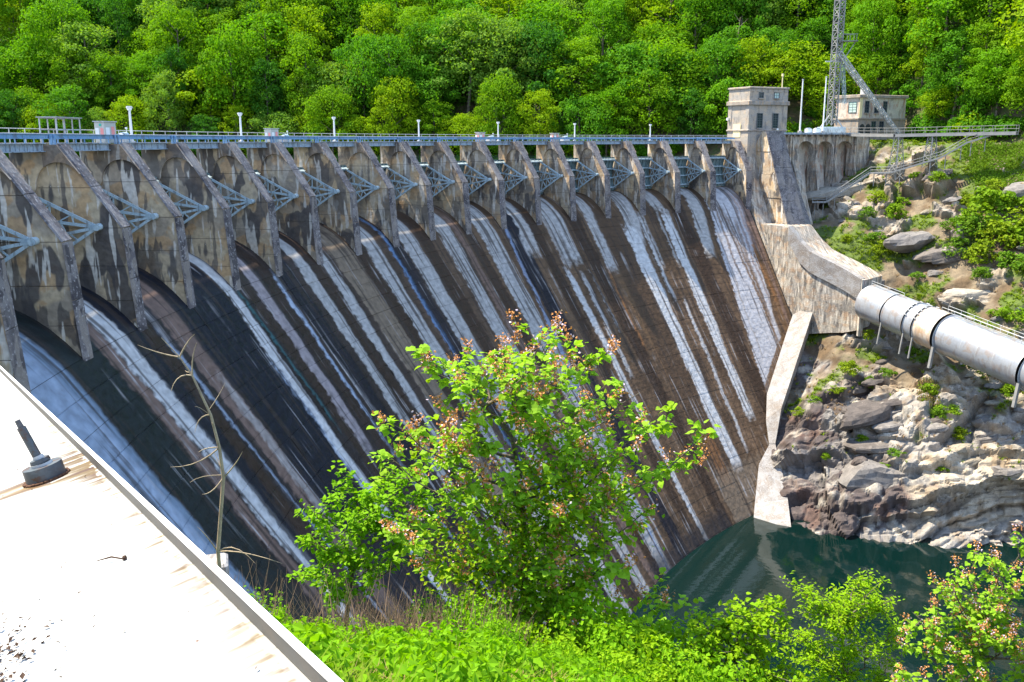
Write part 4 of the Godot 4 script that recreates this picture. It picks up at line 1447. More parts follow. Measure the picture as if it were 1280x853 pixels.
	g.box(Vector3(0, 2.0, 0), Vector3(7.0, 4.4, 14.4))
	obj("ground_storey", g, M.trim, hs)
	g = GB.new()
	g.box(Vector3(0, 6.6, 0), Vector3(6.8, 4.4, 14.2))
	obj("upper_storey", g, M.plaster, hs)
	g = GB.new()
	g.cbox(Vector3(0, 4.32, 0), Vector3(7.5, 0.34, 14.9), 0.06)
	obj("string_course", g, M.trim, hs)
	g = GB.new()
	g.cbox(Vector3(0, 9.1, 0), Vector3(7.6, 0.65, 15.0), 0.1)
	obj("roof", g, M.trim, hs)
	for z in [4.9, 2.0, -0.6]:
		window(hs, 3.4, 5.6, 8.0, z - 0.55, z + 0.55, 3, M.glass)
	for z in [2.6, 0.2]:
		window(hs, 3.5, 1.5, 3.7, z - 0.6, z + 0.6, 3, M.glass)
	window_z(hs, 7.1, 5.7, 7.9, 0.4, 2.6, 3, M.paleglass)
	for z in [6.0, 4.2]:                                      # arched doorways
		g = GB.new()
		var poly := PackedVector2Array([Vector2(-0.75, -0.2), Vector2(0.75, -0.2)])
		for i in 9:
			var f := PI * i / 8.0
			poly.append(Vector2(0.75 * cos(f), 2.0 + 0.75 * sin(f)))
		g.prism(poly, 0, 0.08)
		obj("arched_door", g, M.dark, hs, Transform3D(Basis(Vector3(0, 0, -1), Vector3.UP, Vector3(1, 0, 0)), Vector3(3.5, 0.4, z)))
	g = GB.new()
	g.box(Vector3(3.45, 6.6, 6.7), Vector3(0.1, 4.3, 0.8))
	obj("corner_strip", g, M.cream, hs)
	g = GB.new()
	g.tube(Vector3(-1.2, 9.4, 1.0), Vector3(-1.2, 11.2, 1.0), 0.9, 0.9, 14)
	obj("roof_tank", g, M.galv, hs)
	# --- lattice mast and boom
	var mb := tp(-8, 29.0, 1.4)
	var ms := thing("lattice_mast", "tall grey steel lattice mast rising above the hoist house", "mast", Transform3D(Basis(), mb))
	g = GB.new()
	lattice(g, Vector3(0, 1.6, 0), Vector3(0, 34, 0), 1.45, 1.45, 22, 0.2, 0.13)
	obj("mast_lattice", g, M.mast, ms)
	g = GB.new()
	g.cbox(Vector3(0, 0.65, 0), Vector3(5.0, 1.2, 3.4), 0.06)
	obj("base_frame", g, M.steel, ms)
	for e in [-1.0, 1.0]:
		g = GB.new()
		g.beam(Vector3(e * 2.3, 1.2, 0), Vector3(e * 0.3, 4.0, 0), 0.22, 0.22)
		obj("stay", g, M.galv, ms)
	g = GB.new()
	g.box(Vector3(2.2, 18.6, 0.3), Vector3(3.4, 0.14, 1.8))
	for e in [0.8, 2.2, 3.6]:
		g.beam(Vector3(e, 18.6, 1.1), Vector3(e, 20.0, 1.1), 0.08, 0.08)
		g.beam(Vector3(e, 18.6, -0.5), Vector3(e, 20.0, -0.5), 0.08, 0.08)
	g.beam(Vector3(0.6, 20.0, 1.1), Vector3(3.8, 20.0, 1.1), 0.08, 0.08)
	g.beam(Vector3(0.6, 20.0, -0.5), Vector3(3.8, 20.0, -0.5), 0.08, 0.08)
	g.beam(Vector3(3.7, 18.6, 0.3), Vector3(0.6, 13.5, 0.3), 0.16, 0.16)
	g.beam(Vector3(2.2, 18.6, 0.3), Vector3(0.6, 15.5, 0.3), 0.12, 0.12)
	obj("platform", g, M.mast, ms)
	g = GB.new()
	g.beam(Vector3(-2.2, 14.6, 0), Vector3(1.2, 14.6, 0), 0.2, 0.25)
	obj("cross_arm", g, M.galv, ms)
	g = GB.new()
	lattice(g, Vector3(1.6, 14.0, -0.4), Vector3(2.6, 6.0, -0.4), 0.5, 0.5, 8, 0.07, 0.05)
	obj("ladder_cage", g, M.steel, ms)
	var bo := thing("lattice_boom", "slanting pale lattice strut leaning from the mast to the footbridge", "strut", Transform3D(Basis(), tp(-5.5, 46.4, 1.2)))
	g = GB.new()
	lattice(g, Vector3.ZERO, bo.transform.affine_inverse() * (mb + Vector3(0.3, 16.2, 0.4)), 0.5, 1.0, 18, 0.16, 0.11)
	obj("strut_lattice", g, M.galv, bo)
	# --- footbridge on steel trestles
	var fb := thing("footbridge", "steel footbridge on two lattice trestles above the grassy slope", "footbridge", Transform3D(Basis(), Vector3(74.5, -7.3, -180)))
	inv = fb.transform.affine_inverse()
	var way := [tp(-1.6, 27.0, 1.22), Vector3(73.9, 1.0, -180.5), Vector3(81.0, 1.15, -174.5), Vector3(89.5, 1.3, -166.5)]
	for i in 3:
		g = GB.new()
		var a: Vector3 = inv * way[i]
		var b: Vector3 = inv * way[i + 1]
		g.beam(a, b, 1.6, 0.12)
		var sd := (b - a).cross(Vector3.UP).normalized()
		for e in [-0.75, 0.75]:
			g.beam(a + sd * e + Vector3(0, -0.3, 0), b + sd * e + Vector3(0, -0.3, 0), 0.14, 0.45)
		obj("girder", g, M.mast, fb)
	for e in [-0.78, 0.78]:
		var pts := []
		for i in 4:
			var d: Vector3 = way[mini(i + 1, 3)] - way[maxi(i - 1, 0)]
			pts.append(way[i] + d.cross(Vector3.UP).normalized() * e)
		handrail(fb, pts, 1.15, 1.9, M.mast)
	for e in [[Vector3(74.2, 0.5, -180.2), -7.6, 2.3], [Vector3(78.9, 0.6, -176.3), -5.2, 1.9]]:
		g = GB.new()
		lattice(g, inv * Vector3(e[0].x, e[1], e[0].z), inv * e[0], e[2], 1.0, 5, 0.15, 0.09)
		obj("trestle", g, M.mast, fb)
	# --- stairs down the slope
	var stw := thing("slope_stairs", "grey steel stairs with handrails running down the grassy slope", "stairs", Transform3D(Basis(), Vector3(70, -9, -182)))
	inv = stw.transform.affine_inverse()
	var steps := [Vector3(59.6, -12.1, -183.6), Vector3(62.0, -12.0, -182.6), Vector3(69.6, -6.3, -181.0), Vector3(72.6, -6.2, -178.6), Vector3(79.6, -3.3, -173.6), Vector3(83.2, -0.6, -171.6), Vector3(86.4, 0.7, -169.6)]
	for i in steps.size() - 1:
		var a: Vector3 = steps[i]
		var b: Vector3 = steps[i + 1]
		var sd := (b - a).cross(Vector3.UP).normalized()
		for e in [-0.55, 0.55]:
			g = GB.new()
			g.beam(inv * (a + sd * e), inv * (b + sd * e), 0.09, 0.28)
			obj("stringer", g, M.mast, stw)
		if absf(b.y - a.y) > 1.0:
			var n := int(absf(b.y - a.y) / 0.24)
			for j in n:
				g = GB.new()
				var p := a.lerp(b, (j + 0.5) / n)
				g.box(inv * p, Vector3(0.34, 0.05, 1.05), Basis(Vector3.UP, atan2(-(b - a).z, (b - a).x)))
				obj("tread", g, M.galv, stw)
		else:
			g = GB.new()
			g.beam(inv * (a + Vector3(0, 0.1, 0)), inv * (b + Vector3(0, 0.1, 0)), 1.0, 0.06)
			obj("landing", g, M.galv, stw)
		for j in 2:
			var p := a.lerp(b, 0.2 + 0.6 * j)
			g = GB.new()
			g.beam(inv * p, inv * (p + Vector3(0, -2.6, 0)), 0.12, 0.12)
			obj("prop", g, M.mast, stw)
	for e in [-0.55, 0.55]:
		var pts := []
		for i in steps.size():
			var d: Vector3 = steps[mini(i + 1, steps.size() - 1)] - steps[maxi(i - 1, 0)]
			pts.append(steps[i] + d.cross(Vector3.UP).normalized() * e)
		handrail(stw, pts, 1.1, 1.6, M.mast)
	# --- thrust block where the pipe leaves the dam
	var tb := thing("thrust_block", "curved streaked concrete wall where the large pipe leaves the dam", "wall", Transform3D(Basis(), Vector3(55, -34, -165)))
	inv = tb.transform.affine_inverse()
	var top := [Vector3(47.3, -15.6, -175.5), Vector3(49.4, -15.5, -170.5), Vector3(50.6, -15.7, -167.6), Vector3(52.1, -18.2, -165.4), Vector3(53.4, -19.8, -163.2), Vector3(54.8, -20.6, -161.4), Vector3(56.4, -21.4, -159.6), Vector3(58.1, -22.4, -157.3), Vector3(59.6, -23.5, -154.7)]
	var foot := [-24.0, -30.0, -33.5, -34.5, -34.5, -34.0, -33.5, -33.0, -32.0]
	var back := Vector3(6.0, 0, -6.5)
	g = GB.new()
	var cope := GB.new()
	for i in top.size() - 1:
		var a: Vector3 = inv * top[i]
		var b: Vector3 = inv * top[i + 1]
		var fa: Vector3 = inv * Vector3(top[i].x, foot[i], top[i].z)
		var fb2: Vector3 = inv * Vector3(top[i + 1].x, foot[i + 1], top[i + 1].z)
		g.q(fa, fb2, b, a)
		g.q(a, b, b + back, a + back)
		var out := (b - a).cross(Vector3.UP).normalized() * 0.34
		if out.z < 0 and i > 1:
			out = -out
		if i >= 2:
			var d := Vector3(0, -3.3 if i > 2 else -2.2, 0)
			var d2 := Vector3(0, -3.3, 0)
			var lip := Vector3(0, 0.35, 0)
			cope.q(a + out + d, b + out + d2, b + out + lip, a + out + lip)
			cope.q(a + out + lip, b + out + lip, b + lip + back * 0.14, a + lip + back * 0.14)
			cope.q(a + d, b + d2, b + out + d2, a + out + d)
			cope.q(b + out + d2, b + d2, b + lip, b + out + lip)
			cope.q(a + lip + back * 0.14, b + lip + back * 0.14, b + back * 0.14, a + back * 0.14)
	g.q(inv * Vector3(59.6, -32.0, -154.7), inv * Vector3(59.6, -32.0, -154.7) + back, inv * Vector3(59.6, -23.5, -154.7) + back, inv * Vector3(59.6, -23.5, -154.7))
	obj("wall_face", g, M.wall, tb)
	obj("coping", cope, M.footing, tb)
	g = GB.new()
	g.beam(inv * Vector3(59.75, -23.2, -154.5), inv * Vector3(59.75, -33.0, -154.5), 0.7, 0.7)
	obj("end_post", g, M.plaster, tb)
	# --- low wall along the right edge of the spillway
	var tr := thing("training_wall", "pale concrete training wall along the spillway's right edge down to the pool", "wall", Transform3D(Basis(), Vector3(43, POOL, -140)))
	inv = tr.transform.affine_inverse()
	var ul := [Vector3(51.4, -31.2, -165.0), Vector3(50.2, -33.0, -163.2), Vector3(43.63, -42.5, -151.6), Vector3(42.77, -46.1, -148.2), Vector3(42.7, -49.3, -145.3)]
	var ur := [Vector3(55.4, -28.6, -164.0), Vector3(54.52, -29.62, -163.0), Vector3(46.96, -41.4, -151.0), Vector3(45.16, -43.91, -148.0), Vector3(43.6, -49.2, -145.0)]
	var ll := [Vector3(42.7, -49.35, -145.2), Vector3(40.07, -51.5, -141.4), Vector3(38.24, -55.9, -135.9), Vector3(37.2, -58.6, -132.6)]
	var lr := [Vector3(43.6, -49.25, -144.9), Vector3(43.6, -52.6, -140.0), Vector3(43.2, -55.0, -135.4), Vector3(42.0, -58.6, -128.0)]
	for pr in [[ul, ur, "upper_slab"], [ll, lr, "lower_slab"]]:
		for i in pr[0].size() - 1:
			g = GB.new()
			var a: Vector3 = inv * pr[0][i]
			var b: Vector3 = inv * pr[0][i + 1]
			var c: Vector3 = inv * pr[1][i + 1]
			var d: Vector3 = inv * pr[1][i]
			a = a.lerp(b, 0.004)
			d = d.lerp(c, 0.004)
			var drop := Vector3(0.6, -3.0, -2.0)
			g.q(a, b, c, d)
			g.q(b, a, a + drop, b + drop)
			g.q(d, c, c + drop, d + drop)
			g.q(c, b, b + drop, c + drop)
			obj(pr[2], g, M.footing, tr)
	# --- penstock
	var pa := Vector3(60.9, -27.05, -154.1)
	var pb := Vector3(71.9, -31.1, -125.0)
	var dir := (pb - pa).normalized()
	var ps := thing("penstock", "huge silver steel water pipe running down the rocky bank", "pipe", Transform3D(Basis(), Vector3(66, -33, -140)))
	inv = ps.transform.affine_inverse()
	var R := 3.08
	var marks := [0.0, 11.0, 13.0, 17.4, 33.0, 52.0, 72.0]
	for i in marks.size() - 1:
		g = GB.new()
		g.tube(inv * (pa + dir * (marks[i] + 0.02)), inv * (pa + dir * (marks[i + 1] - 0.02)), R, R, 48, false)
		obj("pipe_shell", g, M.rustpipe if i == 2 else M.pipe, ps)
	var sx := dir.cross(Vector3.UP).normalized()
	var sy := sx.cross(dir)
	for e in [[6.0, 0.03, 0.26], [11.0, 0.14, 0.26], [13.0, 0.14, 0.26], [17.4, 0.26, 0.5], [33.0, 0.2, 0.4], [52.0, 0.3, 0.5]]:
		g = GB.new()
		var c: Vector3 = inv * (pa + dir * e[0])
		for j in 48:
			var f := TAU * j / 48
			var h := TAU * (j + 1) / 48
			var n0 := sx * cos(f) + sy * sin(f)
			var n1 := sx * cos(h) + sy * sin(h)
			var w: Vector3 = dir * e[2] * 0.5
			var ro: float = R + e[1]
			g.qs(c - w + n0 * ro, c - w + n1 * ro, c + w + n1 * ro, c + w + n0 * ro, n0, n1, n1, n0)
			g.q(c - w + n0 * R, c - w + n1 * R, c - w + n1 * ro, c - w + n0 * ro)
			g.q(c + w + n0 * ro, c + w + n1 * ro, c + w + n1 * R, c + w + n0 * R)
		obj("stiffener_ring", g, M.galv, ps)
	for i in 12:                                                 # weld seams between the plates
		g = GB.new()
		var c: Vector3 = inv * (pa + dir * (2.4 + i * 2.9))
		g.tube(c - dir * 0.03, c + dir * 0.03, R + 0.018, R + 0.018, 48, false)
		obj("weld_seam", g, M.galv, ps)
	for e in [6.0, 11.0, 13.0, 17.4, 33.0, 52.0]:               # legs under the rings
		for sg in [-1.0, 1.0]:
			g = GB.new()
			var c: Vector3 = inv * (pa + dir * e)
			var p0: Vector3 = c + sx * sg * (R * 0.86) - Vector3(0, 1.4, 0)
			g.beam(p0, p0 + Vector3(0, -3.6, 0) + sx * sg * 0.5, 0.42 if e > 15 else 0.2, 0.42 if e > 15 else 0.2)
			obj("leg", g, M.mast, ps)
	for e in [11.0, 13.0]:                           # bolts standing out of the coupling
		for j in 9:
			var f := lerpf(-0.3, 2.6, j / 8.0)
			var n0 := sx * cos(f + 0.4) * -1.0 + sy * sin(f)
			g = GB.new()
			var c: Vector3 = inv * (pa + dir * e) + n0.normalized() * (R + 0.22)
			g.beam(c - dir * 0.3, c + dir * 0.3, 0.13, 0.13)
			obj("bolt", g, M.galv, ps)
	# walkway rails along the top
	g = GB.new()
	var crown := []
	for e in [16.0, 21.0, 33.0, 52.0, 70.0]:
		crown.append(pa + dir * e + sy * (R + 0.05) - sx * 0.6)
	handrail(ps, crown, 1.0, 2.2, M.galv)
	crown = []
	for e in [16.0, 21.0, 33.0, 52.0, 70.0]:
		crown.append(pa + dir * e + sy * (R + 0.05) + sx * 0.7)
	handrail(ps, crown, 0.9, 2.2, M.galv)
	crown = []
	for e in [0.5, 8.0]:
		crown.append(pa + dir * e + sy * (R + 0.02) + sx * 0.6)
	handrail(ps, crown, 0.8, 2.6, M.galv)

# ---------------------------------------------------------------- plants
func crown_mesh(sd: int, w: float, y0: float, h: float, lobes: int, cards: int, size: float, lobe_r: float) -> ArrayMesh:
	rng.seed = sd
	var g := GB.new()
	for i in lobes:
		# lobes sit in an uneven ovoid, the lower ones wider
		var f := (i + rng.randf()) / lobes
		var yy := y0 + h * (0.08 + 0.84 * f)
		var wide := w * 0.5 * sqrt(clampf(1.0 - pow(absf(f - 0.38) / 0.66, 2.0), 0.05, 1.0))
		var th := i * 2.399 + rng.randf_range(-0.5, 0.5)
		var rr := wide * sqrt(rng.randf_range(0.08, 1.2))
		var c := Vector3(cos(th) * rr, yy, sin(th) * rr)
		var lr := lobe_r * rng.randf_range(0.55, 1.5)
		var shade := rng.randf_range(0.82, 1.18)
		var warm := rng.randf_range(-0.08, 0.10)
		for j in cards:
			var d := Vector3(rng.randfn(), rng.randfn() * 0.8 + 0.35, rng.randfn()).normalized()
			var p := c + d * lr * Vector3(1.15, 0.72, 1.15) * rng.randf_range(0.55, 1.08)
			var nn := (d + Vector3(rng.randfn(), rng.randfn() + 0.5, rng.randfn()) * 0.55).normalized()
			var tip := nn.cross(Vector3(rng.randfn(), rng.randfn(), rng.randfn())).normalized()
			var b := shade * rng.randf_range(0.72, 1.28)
			g.col = Color(b * (1.0 + warm), b, b * (1.0 - warm) * rng.randf_range(0.7, 1.2))
			var s := size * rng.randf_range(0.7, 1.35)
			g.leaf(p, nn, tip, s, s * 0.75)
	return g.mesh()

func trunk_mesh(sd: int, h: float, r: float) -> ArrayMesh:
	rng.seed = sd
	var g := GB.new()
	var p := PackedVector3Array()
	var q := PackedFloat32Array()
	var lean := Vector3(rng.randf_range(-0.05, 0.05), 0, rng.randf_range(-0.05, 0.05))
	for i in 6:
		var f := i / 5.0
		p.append(Vector3(sin(f * 5.0) * 0.18, f * h - 0.6, cos(f * 4.0) * 0.18) + lean * f * h)
		q.append(r * (1.0 - 0.7 * f) + (r * 0.35 if i == 0 else 0.0))
	g.path(p, q, 7)
	for i in 7:
		var f := rng.randf_range(0.35, 0.9)
		var a := p[0].lerp(p[5], f)
		var th := rng.randf() * TAU
		var b := a + Vector3(cos(th), 0.7, sin(th)) * h * rng.randf_range(0.14, 0.26)
		g.tube(a, b, r * 0.3, r * 0.1, 5, false)
	return g.mesh()

func shore(x: float) -> float:                            # how far ahead the wooded hill begins
	var xs := [-260.0, -60.0, 0.0, 40.0, 62.0, 80.0, 92.0, 100.0, 110.0, 140.0, 200.0]
	var zs := [250.0, 248.0, 242.0, 236.0, 230.0, 226.0, 212.0, 190.0, 162.0, 132.0, 100.0]
	for i in xs.size() - 1:
		if x < xs[i + 1]:
			return lerpf(zs[i], zs[i + 1], clampf((x - xs[i]) / (xs[i + 1] - xs[i]), 0, 1))
	return zs[-1]

var hill_noise: FastNoiseLite

func hill_y(x: float, zf: float) -> float:
	var d := zf - shore(x)
	var bench := lerpf(LAKE - 1.5, -0.75, smoothstep(44.0, 56.0, x))
	if d < 0:
		return bench + d * (0.5 if x < 44.0 else 0.02)
	return bench + d * 0.78 * smoothstep(-4.0, 14.0, d) + hill_noise.get_noise_2d(x, zf) * 4.0 * smoothstep(0.0, 30.0, d)

func build_hill() -> void:
	hill_noise = FastNoiseLite.new()
	hill_noise.seed = 12
	hill_noise.frequency = 0.02
	var g := GB.new()
	var nx := 90
	var nz := 50
	var pts := []
	for j in nz + 1:
		var row := PackedVector3Array()
		for i in nx + 1:
			var x := lerpf(-230.0, 270.0, float(i) / nx)
			var d := lerpf(-14.0, 190.0, pow(float(j) / nz, 1.3))
			var zf := shore(x) + d
			row.append(Vector3(x, hill_y(x, zf) - (0.5 if d < 0 and x > 44.0 else 0.0), -zf))
		pts.append(row)
	for j in nz:
		for i in nx:
			g.q(pts[j][i], pts[j][i + 1], pts[j + 1][i + 1], pts[j + 1][i])
	struct("hillside", g, M.soil, "wooded hillside behind the dam")
	# trees of the hill: seven crowns and six greens
	var crowns := []
	var trunks := []
	var shapes := [[11.5, 3.5, 13.0, 32, 210, 0.46, 2.1], [9.5, 3.0, 15.5, 32, 200, 0.44, 1.8], [13.5, 3.0, 12.5, 38, 205, 0.46, 2.2], [8.0, 2.5, 16.0, 28, 200, 0.42, 1.6], [10.5, 5.0, 14.5, 30, 170, 0.45, 1.8], [12.5, 2.0, 11.0, 32, 210, 0.45, 2.1], [9.0, 4.5, 12.5, 22, 170, 0.43, 1.6]]
	for i in 7:
		var s: Array = shapes[i]
		crowns.append(crown_mesh(500 + i, s[0], s[1], s[2], s[3], s[4], s[5], s[6]))
		trunks.append(trunk_mesh(600 + i, (s[1] + s[2]) * 0.86, 0.32))
	var greens := [leafmat(lin(0.165, 0.345, 0.008), 1.0), leafmat(lin(0.100, 0.285, 0.014), 1.0), leafmat(lin(0.240, 0.400, 0.006), 1.0), leafmat(lin(0.065, 0.215, 0.020), 1.0), leafmat(lin(0.190, 0.350, 0.040), 1.0), leafmat(lin(0.135, 0.330, 0.008), 1.0)]
	var tones := ["mid green broad crowned", "deep green rounded", "bright yellow green", "dark green shady", "pale grey green feathery", "fresh green leafy"]
	var forms := ["broad", "tall oval", "wide spreading", "narrow upright", "loose open", "low bushy", "small slender"]
	rng.seed = 2024
	var n := 0
	var row := 0
	var d := 1.0
	while d < 80.0 and n < 246:
		var x := -150.0 - rng.randf() * 8.0
		while x < 190.0 and n < 246:
			x += rng.randf_range(6.8, 11.0)
			var dd := d + rng.randf_range(-3.0, 3.0)
			var zf := shore(x) + dd
			if absf(x) > zf * 0.62 + 4.0:
				continue
			if x > 42.0 and x < 92.0 and zf < 229.0:          # kept clear round the house and mast
				continue
			var y := hill_y(x, zf)
			if y > zf * 0.185 + 2.0:
				continue
			var v := rng.randi_range(0, 6)
			var gi: int = [0, 0, 1, 1, 2, 3, 4, 5, 5, 2][rng.randi_range(0, 9)]
			var s := rng.randf_range(0.95, 1.6)
			if d < 6.0:
				s *= 0.8
			var t := thing("hillside_tree", "%s %s tree on the wooded hillside" % [tones[gi], forms[v]], "tree", Transform3D(Basis(Vector3.UP, rng.randf() * TAU).scaled(Vector3(s * rng.randf_range(0.8, 1.25), s * rng.randf_range(0.8, 1.25), s * rng.randf_range(0.8, 1.25))), Vector3(x, y, -zf)), "trees on the wooded hillside")
			obj("trunk", trunks[v], M.bark, t)
			obj("crown", crowns[v], greens[gi], t)
			n += 1
		d += rng.randf_range(7.6, 9.6)
		row += 1
	# trees on the steep slope to the right of the house
	var spot := []
	var tries := 0
	while spot.size() < 50 and tries < 6000:
		tries += 1
		var x := rng.randf_range(86.0, 132.0)
		var zf := shore(x) + rng.randf_range(3.0, 90.0)
		var y := hill_y(x, zf)
		if x > zf * 0.64 or y > zf * 0.19 or (x < 93.0 and zf < 228.0):
			continue
		var clear := true
		for q in spot:
			if Vector2(x, zf).distance_to(q) < 6.6:
				clear = false
		if not clear:
			continue
		spot.append(Vector2(x, zf))
		var v := rng.randi_range(0, 6)
		var gi: int = [0, 2, 5, 5, 2, 1][rng.randi_range(0, 5)]
		var s := rng.randf_range(0.6, 1.0)
		var t := thing("hillside_tree", "%s %s tree on the steep slope beside the house" % [tones[gi], forms[v]], "tree", Transform3D(Basis(Vector3.UP, rng.randf() * TAU).scaled(Vector3(s, s, s)), Vector3(x, y, -zf)), "trees on the slope beside the house")
		obj("trunk", trunks[v], M.bark, t)
		obj("crown", crowns[v], greens[gi], t)
	# the wood goes on up the hill beyond the trees one can tell apart
	var far := [[], []]
	while far[0].size() + far[1].size() < 420:
		var x := rng.randf_range(-175.0, 190.0)
		var dd := rng.randf_range(58.0, 165.0)
		var zf := shore(x) + dd
		far[rng.randi_range(0, 1)].append(Transform3D(Basis(Vector3.UP, rng.randf() * TAU).scaled(Vector3.ONE * rng.randf_range(0.9, 1.4)), Vector3(x, hill_y(x, zf), -zf)))
	scatter("far_wood", "mass of mid green tree crowns higher up the hill", "wood", crowns[2], greens[0], far[0])
	scatter("far_wood", "mass of deep green tree crowns higher up the hill", "wood", crowns[5], greens[1], far[1])
	var under := []
	while under.size() < 2200:
		var x := rng.randf_range(-160.0, 170.0) if under.size() < 1500 else rng.randf_range(86.0, 125.0)
		var zf := shore(x) + rng.randf_range(2.0, 120.0)
		if x > 50.0 and x < 92.0 and zf < 232.0:
			continue
		under.append(Transform3D(Basis(Vector3.UP, rng.randf() * TAU).scaled(Vector3.ONE * rng.randf_range(0.6, 1.3)), Vector3(x, hill_y(x, zf) - 0.2, -zf)))
	scatter("undergrowth", "green undergrowth covering the ground under the hillside trees", "undergrowth", crown_mesh(545, 6.0, 0.0, 2.6, 10, 80, 0.5, 1.1), greens[1], under)
	# brush at the foot of the hill
	var brush := [crown_mesh(540, 5.0, 0.0, 4.2, 12, 90, 0.42, 1.1), crown_mesh(541, 4.0, 0.0, 5.2, 11, 90, 0.4, 1.0)]
	var bx := -128.0
	while bx < 128.0:
		bx += rng.randf_range(3.6, 7.5)
		if bx > 40.0 and bx < 58.0:
			continue
		var off := rng.randf_range(0.0, 3.5)
		var zf := shore(bx) + off
		var t := thing("shore_bush", "leafy green bush at the foot of the wooded hill", "bush", Transform3D(Basis(Vector3.UP, rng.randf() * TAU).scaled(Vector3.ONE * rng.randf_range(0.7, 1.25)), Vector3(bx, hill_y(bx, zf) - 0.2, -zf)), "bushes at the foot of the hill")
		obj("foliage", brush[rng.randi_range(0, 1)], greens[[0, 1, 2, 5][rng.randi_range(0, 3)]], t)
	# bare dead tree among the crowns
	for e in [Vector3(-44.0, 0, 272.0), Vector3(58.0, 0, 247.0), Vector3(3.0, 0, 262.0)]:
		var t := thing("bare_trunk", "bare pale dead trunk standing among the green crowns", "dead tree", Transform3D(Basis(), Vector3(e.x, hill_y(e.x, e.z), -e.z)), "dead trunks in the wood")
		var p := PackedVector3Array([Vector3(0, -0.5, 0), Vector3(0.3, 7, 0), Vector3(0.1, 13, 0.2), Vector3(0.6, 19, 0)])
		g = GB.new()
		g.path(p, PackedFloat32Array([0.4, 0.3, 0.2, 0.05]), 7)
		obj("trunk", g, M.deadwood, t)
		for j in 5:
			g = GB.new()
			var a := p[2].lerp(p[3], j / 5.0)
			var th := j * 2.2
			g.tube(a, a + Vector3(cos(th), 0.9, sin(th)) * 2.2, 0.1, 0.02, 5, false)
			obj("branch", g, M.deadwood, t)

func bank_at(u: float, v: float) -> Vector3:
	return bank_pos[clampi(int(v * BR), 0, BR)][clampi(int(u * BC), 0, BC)]

func tuft_mesh(sd: int, blades: int, l: float, w: float) -> ArrayMesh:
	rng.seed = sd
	var g := GB.new()
	for i in blades:
		var th := rng.randf() * TAU
		var out := Vector3(cos(th), 0, sin(th))
		var b := rng.randf_range(0.7, 1.3)
		g.col = Color(b * rng.randf_range(0.9, 1.2), b, b * 0.8)
		var a := out * rng.randf() * l * 0.3
		var ll := l * rng.randf_range(0.6, 1.2)
		var m := a + (Vector3.UP * 0.8 + out * 0.25) * ll * 0.6
		var e := a + (Vector3.UP * 0.75 + out * rng.randf_range(0.4, 0.9)) * ll
		var sd2 := out.cross(Vector3.UP) * w
		g.q(a - sd2, a + sd2, m + sd2 * 0.8, m - sd2 * 0.8)
		g.t(m - sd2 * 0.8, m + sd2 * 0.8, e)
	return g.mesh()

func scatter(called: String, label: String, category: String, m: Mesh, mat: Material, xfs: Array) -> void:
	var mm := MultiMesh.new()
	mm.transform_format = MultiMesh.TRANSFORM_3D
	mm.mesh = m
	mm.instance_count = xfs.size()
	for i in xfs.size():
		mm.set_instance_transform(i, xfs[i])
	var o := MultiMeshInstance3D.new()
	o.multimesh = mm
	o.material_override = mat
	o.name = numbered(called)
	add_child(o)
	tag(o, label, category)
	o.set_meta("kind", "stuff")

